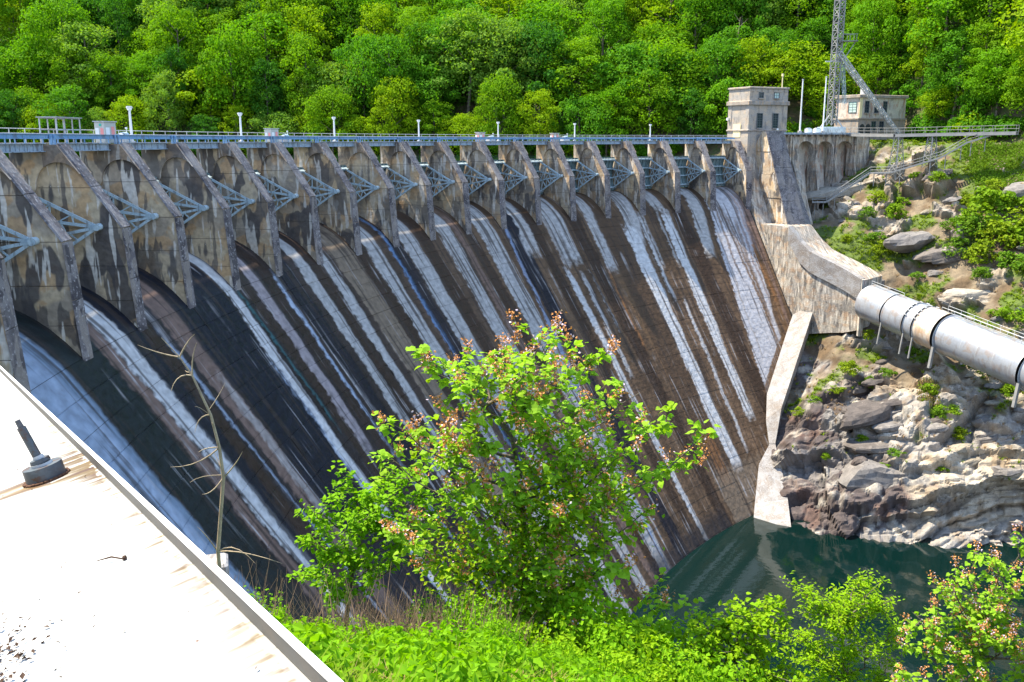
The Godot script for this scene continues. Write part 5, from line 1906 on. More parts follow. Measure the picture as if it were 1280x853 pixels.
func plant_bank() -> void:
	var leafy := [crown_mesh(700, 2.2, 0.0, 1.9, 10, 80, 0.26, 0.5), crown_mesh(701, 2.0, 0.0, 2.5, 10, 85, 0.24, 0.5), crown_mesh(702, 2.8, -0.1, 1.3, 10, 80, 0.25, 0.45)]
	var greens := [leafmat(lin(0.17, 0.30, 0.012)), leafmat(lin(0.12, 0.24, 0.015)), leafmat(lin(0.22, 0.32, 0.014))]
	rng.seed = 31
	for e in BUSHES:
		var s: float = e[2] * 0.95
		var where := "on the rocky bank below the pipe" if e[1] < 0.5 else "on the grassy bank above the pipe"
		var gi := rng.randi_range(0, 2)
		var t := thing("bank_bush", ["bright green", "mid green", "yellow green"][gi] + " leafy bush " + where, "bush", Transform3D(Basis(Vector3.UP, rng.randf() * TAU).scaled(Vector3(s, s * rng.randf_range(0.7, 1.0), s)), bank_at(e[0], e[1]) + Vector3(0, -0.25, 0.2)), "bushes on the rocky bank")
		obj("foliage", leafy[rng.randi_range(0, 2)], greens[gi], t)
	# curtain of creeper on the upper slope
	var g := GB.new()
	rng.seed = 55
	for e in CREEPER:
		for j in 640:
			var p := bank_at(e[0] + rng.randf_range(-0.014, 0.014), e[1] + rng.randf_range(-0.03, 0.012)) + Vector3(rng.randf_range(-0.3, 0.3), rng.randf_range(-0.7, 0.5), rng.randf_range(0.1, 0.7))
			var b := rng.randf_range(0.65, 1.3)
			g.col = Color(b, b, b * 0.8)
			var nn := Vector3(rng.randfn() * 0.5 - 0.1, 0.5 + rng.randfn() * 0.4, 1.0).normalized()
			g.leaf(p, nn, nn.cross(Vector3(rng.randfn(), rng.randfn(), 0.1)).normalized(), 0.34, 0.26)
	tag(obj("creeper", g, leafmat(lin(0.13, 0.24, 0.014))), "curtain of green creeper hanging over the upper slope", "creeper")
	# dry tuft hanging over the ledges
	g = GB.new()
	for j in 900:
		var p := bank_at(0.56 + rng.randf_range(-0.022, 0.026), 0.36 + rng.randf_range(-0.035, 0.03)) + Vector3(0, 0, 0.2)
		var e := p + Vector3(rng.randf_range(-0.5, 0.5), rng.randf_range(-1.5, 0.3), rng.randf_range(0.1, 0.8))
		var b := rng.randf_range(0.5, 1.2)
		g.col = Color(b, b * 0.95, b * 0.8) if rng.randf() < 0.55 else Color(b * 0.5, b * 0.85, b * 0.25)
		var sd2 := Vector3(0.05, 0, 0.02)
		g.t(p - sd2, p + sd2, e)
	tag(obj("dry_tuft", g, leafmat(lin(0.20, 0.14, 0.06), 0.2)), "shaggy clump of dry hanging grass on the cliff top", "grass clump")
	# grass and dry stalks over the bank
	var gx := []
	var dx := []
	while gx.size() < 5200:
		var c := rng.randi_range(24, BC)
		var r := rng.randi_range(10, BR)
		var gr: float = bank_grass[r][c]
		var p: Vector3 = bank_pos[r][c]
		if p.y < POOL + 1.0:
			continue
		var x := Transform3D(Basis(Vector3.UP, rng.randf() * TAU).scaled(Vector3.ONE * rng.randf_range(0.6, 1.3)), p + Vector3(rng.randf_range(-0.2, 0.2), -0.05, rng.randf_range(-0.2, 0.2)))
		if rng.randf() < gr:
			gx.append(x)
		elif rng.randf() < 0.05 and p.y > -46.0:
			dx.append(x)
	scatter("bank_grass", "patches of bright green grass over the rocky bank", "grass", tuft_mesh(801, 12, 0.62, 0.045), leafmat(lin(0.20, 0.30, 0.018)), gx)
	scatter("dry_stalks", "dry brown grass and stalks over the rocky bank", "dry grass", tuft_mesh(802, 12, 0.6, 0.03), leafmat(lin(0.30, 0.20, 0.11), 0.2), dx)

# ---------------------------------------------------------------- left bank and the trees on it
var gnoise: FastNoiseLite

func ground_y(x: float, zf: float) -> float:
	var y := -0.578 * zf - 0.6 - 0.36 * maxf(0.0, x + 0.5) + 0.25 * maxf(0.0, -x - 8.0)
	return y + gnoise.get_noise_2d(x * 3.0, zf * 3.0) * 0.5 + gnoise.get_noise_2d(x * 14.0, zf * 14.0) * 0.12

func build_ground() -> void:
	gnoise = FastNoiseLite.new()
	gnoise.seed = 21
	gnoise.frequency = 0.05
	var g := GB.new()
	var nx := 110
	var nz := 110
	for j in nz:
		for i in nx:
			var q := []
			for e in [[0, 0], [1, 0], [1, 1], [0, 1]]:
				var x := lerpf(-34.0, 44.0, float(i + e[0]) / nx)
				var zf := lerpf(-4.0, 104.0, pow(float(j + e[1]) / nz, 1.5))
				q.append(Vector3(x, ground_y(x, zf), -zf))
			g.q(q[0], q[1], q[2], q[3])
	struct("left_bank", g, M.soil, "grassy near bank falling to the foot of the dam")

func curve_pts(a: Vector3, b: Vector3, c: Vector3, n: int) -> PackedVector3Array:
	var o := PackedVector3Array()
	for i in n + 1:
		var t := float(i) / n
		o.append(a.lerp(b, t).lerp(b.lerp(c, t), t))
	return o

func big_leaf(g: GB, p: Vector3, nn: Vector3, tip: Vector3, l: float, w: float) -> void:   # heart-shaped blade, folded at the midrib, tip bent down
	var side := tip.cross(nn).normalized()
	var m := p + tip * l * 0.5 + nn * l * 0.02
	var e := p + tip * l - nn * l * 0.22
	for s in [-1.0, 1.0]:
		var a: Vector3 = p - tip * l * 0.06 + side * s * w * 0.30 + nn * l * 0.06
		var b: Vector3 = p + tip * l * 0.30 + side * s * w * 0.52 + nn * l * 0.09
		var c: Vector3 = p + tip * l * 0.70 + side * s * w * 0.30 - nn * l * 0.03
		if s > 0:
			g.t(p, a, b); g.t(p, b, m); g.t(m, b, c); g.t(m, c, e)
		else:
			g.t(p, b, a); g.t(p, m, b); g.t(m, c, b); g.t(m, e, c)

# a tree whose limbs reach the given tips; each limb is a part with its own leaves
func limb_tree(called: String, label: String, category: String, trunk: Array, r0: float, tips: Array, leaf_mat: Material, o: Dictionary) -> Node3D:
	rng.seed = o.seed
	var base: Vector3 = trunk[0]
	base.y = ground_y(base.x, -base.z)
	var root := thing(called, label, category, Transform3D(Basis(), base))
	var tp2 := PackedVector3Array([Vector3(0, -0.4, 0)])
	var rad := PackedFloat32Array([r0 * 1.3])
	for i in range(0, trunk.size()):
		var q: Vector3 = trunk[i] - base
		if q.y < tp2[-1].y + 0.25:
			continue
		tp2.append(q)
		rad.append(r0 * lerpf(1.0, 0.3, float(i) / (trunk.size() - 1)))
	var g := GB.new()
	g.path(tp2, rad, 9)
	obj("trunk", g, M.bark, root)
	var wide: float = o.get("width", 0.85)
	for ti in tips.size():
		var tip: Vector3 = tips[ti] - base - Vector3(0, o.get("lower", 0.0), 0)
		# leave the trunk lower down than the tip
		var best := tp2[0]
		var bd := 1e9
		for i in tp2.size() - 1:
			for f in 6:
				var q := tp2[i].lerp(tp2[i + 1], f / 6.0)
				var reach := Vector2(q.x - tip.x, q.z - tip.z).length()
				var c := absf(tip.y - q.y - reach * 0.55 - 0.3)
				if c < bd:
					bd = c
					best = q
		var out := Vector3(tip.x - best.x, 0, tip.z - best.z)
		var pts := curve_pts(best, best + out * 0.6 + Vector3(0, (tip.y - best.y) * rng.randf_range(0.25, 0.5), 0) + Vector3(rng.randfn(), 0, rng.randfn()) * 0.2, tip, 8)
		for i in range(1, 8):
			pts[i] += Vector3(rng.randfn(), rng.randfn(), rng.randfn()) * 0.035
		var rr := PackedFloat32Array()
		for i in 9:
			rr.append(lerpf(r0 * 0.36, 0.010, pow(i / 8.0, 0.7)))
		g = GB.new()
		g.path(pts, rr, 6)
		var tw := []
		for j in o.twigs:
			var f := lerpf(o.get("from", 0.35), 1.0, (j + rng.randf()) / o.twigs)
			var x := f * 8.0
			var i := mini(int(x), 7)
			var a := pts[i].lerp(pts[i + 1], x - i)
			var d := (out.normalized() * 0.35 + Vector3(rng.randfn(), rng.randfn() * 0.6 + 0.4, rng.randfn()) * 0.8).normalized()
			var l: float = o.twig * rng.randf_range(0.5, 1.15)
			var e := a + d * l + Vector3(0, l * 0.12, 0)
			g.tube(a, a.lerp(e, 0.55), 0.012, 0.008, 4, false)
			g.tube(a.lerp(e, 0.55), e, 0.008, 0.004, 4, false)
			tw.append([a, e, d])
		var limb := obj("limb", g, M.bark, root)
		var fo := GB.new()
		var fl := GB.new()
		for t in tw:
			var tone := rng.randf_range(0.85, 1.15)
			for j in o.leaves:
				var f := sqrt(rng.randf_range(0.02, 1.0))
				var p: Vector3 = t[0].lerp(t[1], f) + Vector3(rng.randfn(), rng.randfn(), rng.randfn()) * o.get("spread", 0.05)
				var od: Vector3 = (Vector3(rng.randfn(), rng.randfn() * 0.4 - 0.1, rng.randfn()) + t[2] * 0.3).normalized()
				var nn := (Vector3(rng.randfn() * 0.45, 1.0, rng.randfn() * 0.45)).normalized()
				nn = (nn - od * nn.dot(od)).normalized()
				var b := tone * rng.randf_range(0.75, 1.28)
				fo.col = Color(b * rng.randf_range(0.88, 1.15), b, b * rng.randf_range(0.6, 1.1))
				var l: float = o.size * rng.randf_range(0.55, 1.25)
				if o.get("heart", false):
					big_leaf(fo, p + od * l * 0.25, nn, od, l, l * wide)
				else:
					fo.leaf(p, nn, od, l, l * wide)
			if rng.randf() < o.get("flowers", 0.0):
				var p: Vector3 = t[1]
				var ax: Vector3 = (Vector3.UP + t[2] * 0.5).normalized()
				var fh: float = o.size * o.get("bloom", 1.9)
				fl.col = Color(0.30, 0.18, 0.09)
				fl.tube(p, p + ax * fh, 0.006, 0.003, 4, false)
				for j in 44:
					var q: Vector3 = p + ax * fh * rng.randf_range(0.1, 1.05) + Vector3(rng.randfn(), rng.randfn() * 0.4, rng.randfn()) * fh * 0.20
					fl.col = Color(0.56, 0.25, 0.09) * rng.randf_range(0.6, 1.25)
					if rng.randf() < o.get("pale", 0.2):
						fl.col = Color(0.66, 0.52, 0.64) * rng.randf_range(0.7, 1.0)
					var nn := Vector3(rng.randfn(), rng.randfn(), rng.randfn()).normalized()
					fl.leaf(q, nn, nn.cross(Vector3(rng.randfn(), 1, rng.randfn())).normalized(), fh * 0.19, fh * 0.14)
		var fm := obj("foliage", fo, leaf_mat, limb)
		fm.set_meta("kind", "stuff")
		if fl.v.size() > 0:
			obj("flower_panicles", fl, M.bloom, limb).set_meta("kind", "stuff")
	return root

func build_trees() -> void:
	M.bloom = leafmat(Color.WHITE, 0.5)
	var fresh := leafmat(lin(0.28, 0.50, 0.035), 1.0)
	var vivid := leafmat(lin(0.20, 0.42, 0.010), 1.0)
	var lime := leafmat(lin(0.26, 0.45, 0.010), 1.0)
	var vine := leafmat(lin(0.30, 0.43, 0.008), 1.0)
	var root := limb_tree("paulownia_tree", "large spreading tree with heart shaped leaves and rusty flower panicles before the dam", "tree", MAIN_TRUNK, 0.15, MAIN_TIPS, fresh, {"seed": 41, "lower": 0.28, "twigs": 10, "twig": 0.9, "leaves": 15, "size": 0.19, "width": 0.95, "heart": true, "flowers": 0.5, "pale": 0.22, "bloom": 2.2, "spread": 0.09, "from": 0.3})
	# small-leaved growth through the middle of the crown
	rng.seed = 43
	var base := root.position
	for s in 16:
		var g := GB.new()
		var c := Vector3(0.6 + rng.randfn() * (1.5 - s * 0.06), -14.8 + s * 0.46, -21.6 + rng.randfn() * 0.4)
		for j in 720:
			var d := Vector3(rng.randfn(), rng.randfn(), rng.randfn()) * Vector3(0.75, 0.55, 0.65)
			var nn := Vector3(rng.randfn() * 0.7, 1.0, rng.randfn() * 0.7).normalized()
			var b := rng.randf_range(0.65, 1.25)
			g.col = Color(b, b, b)
			var l := rng.randf_range(0.09, 0.17)
			g.leaf(c + d - base, nn, nn.cross(Vector3(rng.randfn(), 0.2, rng.randfn())).normalized(), l, l * 0.7)
		obj("climbing_vine", g, vine if s % 2 == 0 else vivid, root).set_meta("kind", "stuff")
	limb_tree("leafy_tree", "bright green bushy young tree beside the big spreading tree", "tree", [Vector3(-4.66, -14.8, -24), Vector3(-4.79, -13.53, -24), Vector3(-4.55, -12.04, -24), Vector3(-4.15, -10.59, -24)], 0.10, LEFT_TIPS, vivid, {"seed": 51, "twigs": 9, "twig": 0.7, "leaves": 30, "size": 0.15, "width": 0.75, "heart": true, "spread": 0.10, "from": 0.3})
	limb_tree("leafy_tree", "green bushy tree at the pool's edge with rounded top", "tree", [Vector3(5.53, -15.22, -20), Vector3(5.35, -13.44, -20), Vector3(5.38, -12.15, -20), Vector3(5.4, -11.5, -20)], 0.09, POOL_TIPS_A, lime, {"seed": 61, "lower": 0.35, "twigs": 9, "twig": 0.55, "leaves": 34, "size": 0.13, "width": 0.75, "heart": true, "spread": 0.09, "from": 0.3})
	limb_tree("feathery_tree", "lime green feathery tree with upright sprays above the pool", "tree", [Vector3(7.9, -14.47, -19), Vector3(7.69, -12.99, -19), Vector3(7.58, -11.55, -19), Vector3(7.45, -10.54, -19)], 0.08, POOL_TIPS_B, lime, {"seed": 71, "lower": 0.3, "twigs": 11, "twig": 0.55, "leaves": 44, "size": 0.115, "width": 0.45, "spread": 0.08, "from": 0.25})
	limb_tree("flowering_tree", "green tree dotted with pink and rusty flower panicles over the water", "tree", [Vector3(10.44, -12.95, -17), Vector3(10.15, -11.81, -17), Vector3(9.79, -10.89, -17), Vector3(9.51, -9.8, -17)], 0.09, FLOWER_TIPS, fresh, {"seed": 81, "twigs": 8, "twig": 0.5, "leaves": 20, "size": 0.115, "width": 0.8, "heart": true, "flowers": 0.8, "pale": 0.25, "spread": 0.06, "from": 0.25})
	# low shrubs and brush on the near bank
	var low := [crown_mesh(900, 1.6, 0.0, 1.3, 9, 90, 0.12, 0.36), crown_mesh(901, 1.3, 0.0, 1.7, 9, 90, 0.11, 0.34)]
	var spots := [[-4.6, 19.5, 0.55], [-6.4, 21.0, 0.9], [-6.9, 24.0, 1.1], [-1.2, 20.0, 1.0], [0.4, 19.2, 0.9], [1.9, 19.6, 1.2], [3.0, 20.6, 1.3], [-2.4, 22.6, 0.9], [2.6, 22.0, 1.3], [4.2, 19.0, 1.0], [-3.2, 18.4, 0.6], [-0.2, 17.8, 0.7], [1.4, 17.6, 0.7], [9.2, 16.2, 1.1], [11.2, 16.0, 1.2], [6.5, 18.0, 1.2], [-0.9, 23.4, 1.3], [1.2, 23.2, 1.5], [-3.9, 16.0, 0.5], [-2.2, 15.2, 0.45], [-1.0, 14.2, 0.4], [-4.9, 17.2, 0.6], [-5.8, 18.6, 0.7], [0.8, 15.6, 0.55], [2.4, 16.4, 0.8], [3.6, 17.2, 0.9], [-7.6, 22.0, 0.8], [-8.2, 25.0, 1.0], [5.2, 17.6, 0.9], [0.2, 13.6, 0.4], [-2.9, 20.4, 0.6], [-3.4, 14.6, 0.5], [-1.7, 16.8, 0.6], [-0.4, 16.2, 0.6], [1.0, 18.6, 0.9], [2.2, 18.4, 1.1], [3.2, 18.8, 1.2], [4.6, 17.4, 1.1], [-4.3, 18.6, 0.6], [-2.6, 17.2, 0.5], [0.3, 20.6, 1.3], [1.6, 20.8, 1.5], [2.6, 19.9, 1.5], [-0.6, 19.0, 0.9], [-1.6, 18.6, 0.7], [3.9, 21.2, 1.6], [5.6, 19.4, 1.3]]
	rng.seed = 17
	for i in spots.size():
		var e: Array = spots[i]
		var s: float = e[2]
		var names := ["lime green low shrub in the grass of the near bank", "mid green low shrub in the grass of the near bank"]
		var t := thing("low_shrub", names[i % 2], "shrub", Transform3D(Basis(Vector3.UP, rng.randf() * TAU).scaled(Vector3(s, s, s)), Vector3(e[0], ground_y(e[0], e[1]) - 0.1, -e[1])), "shrubs on the near bank")
		obj("foliage", low[i % 2], [lime, vivid][i % 2], t)
	# dry brush
	var g := GB.new()
	for j in 1300:
		var x := rng.randf_range(-4.4, 0.2)
		var z := rng.randf_range(17.0, 23.0)
		var p := Vector3(x, ground_y(x, z), -z)
		var e := p + Vector3(rng.randfn() * 0.45, rng.randf_range(0.4, 1.7), rng.randfn() * 0.5)
		g.tube(p, p.lerp(e, 0.5) + Vector3(rng.randfn(), rng.randfn(), rng.randfn()) * 0.06, 0.009, 0.007, 3, false)
		g.tube(p.lerp(e, 0.5), e, 0.007, 0.003, 3, false)
	for j in 260:
		var x := rng.randf_range(-6.4, -4.6)
		var z := rng.randf_range(14.5, 18.5)
		var p := Vector3(x, ground_y(x, z), -z)
		var e := p + Vector3(rng.randfn() * 0.5, rng.randf_range(0.4, 1.9), rng.randfn() * 0.4)
		g.tube(p, p.lerp(e, 0.5) + Vector3(rng.randfn(), rng.randfn(), rng.randfn()) * 0.08, 0.009, 0.007, 3, false)
		g.tube(p.lerp(e, 0.5), e, 0.007, 0.003, 3, false)
	tag(obj("dry_brush", g, M.twig), "thicket of dry pinkish brown twigs under the trees", "brush").set_meta("kind", "stuff")
	# grass
	var xs := []
	while xs.size() < 8000:
		var z := rng.randf_range(5.0, 30.0)
		var x := rng.randf_range(-0.52, 0.42) * z
		if gnoise.get_noise_2d(x * 22.0, z * 22.0) < rng.randf_range(-0.3, 0.15):
			continue
		xs.append(Transform3D(Basis(Vector3.UP, rng.randf() * TAU).scaled(Vector3.ONE * rng.randf_range(0.6, 1.3)), Vector3(x, ground_y(x, z) - 0.03, -z)))
	scatter("long_grass", "long bright grass covering the near bank", "grass", tuft_mesh(803, 14, 0.30, 0.010), leafmat(lin(0.15, 0.245, 0.012)), xs)
	var ds := []
	var bl := []
	while ds.size() < 2600:
		var z := rng.randf_range(6.0, 28.0)
		var x := rng.randf_range(-0.52, 0.42) * z
		var nv := gnoise.get_noise_2d(x * 16.0 + 40.0, z * 16.0)
		var xf := Transform3D(Basis(Vector3.UP, rng.randf() * TAU).scaled(Vector3.ONE * rng.randf_range(0.5, 1.2)), Vector3(x, ground_y(x, z) - 0.02, -z))
		if nv > 0.1:
			ds.append(xf)
		elif nv < -0.05:
			bl.append(xf)
	scatter("dead_grass", "dry straw coloured grass among the green of the near bank", "dry grass", tuft_mesh(804, 12, 0.34, 0.006), leafmat(lin(0.26, 0.19, 0.09), 0.3), ds)
	scatter("ground_cover", "broad leaved weeds covering the near bank", "weeds", crown_mesh(905, 0.6, 0.0, 0.42, 6, 16, 0.09, 0.14), vivid, bl)
	# dead snag
	var sn := thing("dead_sapling", "thin bare dead sapling standing beyond the white roof rim", "dead tree", Transform3D(Basis(), Vector3(-5.5, ground_y(-5.5, 16), -16)))
	var sb := sn.position
	var sp := [Vector3(-5.5, sb.y - 0.3, -16), Vector3(-5.53, -7.53, -16), Vector3(-5.36, -6.10, -16.1), Vector3(-5.36, -5.48, -16), Vector3(-5.49, -4.87, -16.05), Vector3(-5.75, -4.12, -16), Vector3(-5.99, -3.80, -16.1), Vector3(-6.25, -3.42, -16)]
	var pp := PackedVector3Array()
	for p in sp:
		pp.append(p - sb)
	g = GB.new()
	g.path(pp, PackedFloat32Array([0.046, 0.037, 0.034, 0.030, 0.026, 0.020, 0.014, 0.006]), 8)
	obj("stem", g, M.deadwood, sn)
	for e in [[3, Vector3(-0.4, -0.36, 0.1), Vector3(-0.85, -0.30, 0.2)], [3, Vector3(-0.22, 0.05, 0.1), Vector3(-0.30, 0.0, 0.25)], [5, Vector3(0.0, 0.35, 0), Vector3(0.14, 0.62, 0.05)], [5, Vector3(-0.25, 0.1, 0.1), Vector3(-0.35, -0.25, 0.15)], [4, Vector3(-0.2, 0.05, 0.1), Vector3(-0.28, -0.3, 0.1)], [2, Vector3(0.3, 0.3, 0.1), Vector3(0.42, 0.55, 0.1)], [1, Vector3(0.35, 0.3, 0.1), Vector3(0.75, -0.15, 0.2)], [1, Vector3(0.5, 0.2, 0.3), Vector3(1.3, -0.05, 0.4)], [6, Vector3(0.15, 0.3, 0), Vector3(0.3, 0.42, 0)], [6, Vector3(-0.35, 0.05, 0), Vector3(-0.7, 0.25, 0.1)], [2, Vector3(-0.2, -0.3, 0.1), Vector3(-0.35, -0.25, 0.2)], [1, Vector3(-0.2, 0.35, 0), Vector3(-0.35, 0.5, 0.0)]]:
		g = GB.new()
		var a: Vector3 = pp[e[0]]
		g.path(curve_pts(a, a + e[1], a + e[2], 5), PackedFloat32Array([0.016, 0.014, 0.012, 0.010, 0.007, 0.003]), 5)
		obj("twig", g, M.deadwood, sn)
	rng.seed = 321
	for i in 7:
		g = GB.new()
		var a: Vector3 = pp[2].lerp(pp[7], rng.randf())
		for j in 5:
			if a.y < pp[j + 2].y:
				a = pp[j + 1].lerp(pp[j + 2], clampf((a.y - pp[j + 1].y) / (pp[j + 2].y - pp[j + 1].y), 0, 1))
				break
		var d := Vector3(rng.randf_range(-0.4, 0.4), rng.randf_range(-0.05, 0.3), rng.randf_range(-0.2, 0.2))
		g.path(curve_pts(a, a + d, a + d * 1.4 + Vector3(0, rng.randf_range(-0.2, 0.15), 0), 4), PackedFloat32Array([0.008, 0.007, 0.006, 0.004, 0.002]), 4)
		obj("twig", g, M.deadwood, sn)
	# concrete remains at the foot of the dam on this side
	g = GB.new()
	g.cbox(Vector3.ZERO, Vector3(1.6, 2.6, 1.8), 0.12, Basis(Vector3.UP, 0.3))
	tag(obj("concrete_stub", g, M.slab, null, Transform3D(Basis(), Vector3(-16.7, -24.1, -47.4))), "square concrete stub at the foot of the spillway by the roof rim", "block")
	g = GB.new()
	g.prism(PackedVector2Array([Vector2(0, 0), Vector2(5.6, -4.3), Vector2(5.6, -6.5), Vector2(0, -3)]), -0.5, 0.5)
	tag(obj("toe_wall", g, M.slab, null, Transform3D(Basis(Vector3.UP, 0.75), Vector3(-15.6, -29.3, -55.6))), "low sloping concrete wall at the foot of the spillway", "wall")

# ---------------------------------------------------------------- white steel roof at the camera's feet
var RB: Transform3D       # roof frame: x into the roof away from the rim, y out of the roof, z back along the rim

func roof_texture() -> ImageTexture:
	var n := 1024
	var size := 6.4                     # metres covered: u along the rim from 0.6 m behind the frame's corner, w inwards
	var f := FastNoiseLite.new()
	f.seed = 5
	f.frequency = 0.012
	f.fractal_octaves = 4
	var im := paint(n, Color(0.40, 0.40, 0.39), [
		[noise_img(n, n, 0.004, 5, 201), 110, 170, Color(0.345, 0.34, 0.325), 0.9],
		[noise_img(n, n, 0.02, 4, 202), 165, 190, Color(0.30, 0.285, 0.255), 0.6]], noise_img(n, n, 0.2, 3, 203), 0.05).get_image()
	rng.seed = 3
	# flecks of rust and dirt
	for i in 900:
		var x := rng.randi_range(0, n - 3)
		var y := rng.randi_range(0, n - 3)
		if f.get_noise_2d(x, y) < 0.02:
			continue
		im.fill_rect(Rect2i(x, y, rng.randi_range(1, 2), 1), lin(0.07, 0.03, 0.015) if rng.randf() < 0.6 else lin(0.1, 0.095, 0.09))
	# runs that start under the rim (x is along the rim, y inwards)
	for i in 520:
		var u := rng.randf_range(0.0, 6.3)
		var near := exp(-pow((u - LUG_U) / 0.38, 2.0))
		if rng.randf() > 0.62 + near:
			continue
		var l := (rng.randf_range(0.05, 0.16) + near * rng.randf_range(0.05, 0.28)) * n / size
		var w := rng.randf_range(0.004, 0.014) * n / size * (1.0 + near)
		run_down(im, n, u * n / size, rng.randf_range(0.0, 0.03) * n / size, l, w, Color(0.11, 0.07, 0.02) if rng.randf() < 0.7 else Color(0.06, 0.022, 0.008), f, 0.65 + 1.0 * near)
	# runs past the lug
	for i in 26:
		var u := LUG_U + rng.randf_range(-0.13, 0.13)
		run_down(im, n, u * n / size, (LUG_W + rng.randf_range(-0.02, 0.06)) * n / size, rng.randf_range(0.15, 0.8) * n / size, rng.randf_range(0.01, 0.03) * n / size, Color(0.15, 0.095, 0.03) if rng.randf() < 0.6 else Color(0.07, 0.028, 0.01), f, 1.2)
	return ImageTexture.create_from_image(im)

func run_down(im: Image, n: int, u: float, w0: float, l: float, w: float, c: Color, f: FastNoiseLite, strength: float) -> void:
	for y in int(l):
		var fade := 1.0 - y / l
		var half := maxf(w * (0.5 + 0.5 * fade), 0.7)
		var cx := u + f.get_noise_2d(u * 3.0, y * 2.0) * 3.0
		for x in range(int(cx - half), int(cx + half) + 1):
			var yy := int(w0) + y
			if x < 0 or x >= n or yy < 0 or yy >= n:
				continue
			var a := clampf(strength * fade * (0.6 + 0.8 * f.get_noise_2d(x * 9.0, yy * 1.2)), 0.0, 0.95)
			var o := im.get_pixel(x, yy).srgb_to_linear()
			im.set_pixel(x, yy, o.lerp(c, a).linear_to_srgb())

const LUG_U := 3.82
const LUG_W := 0.215

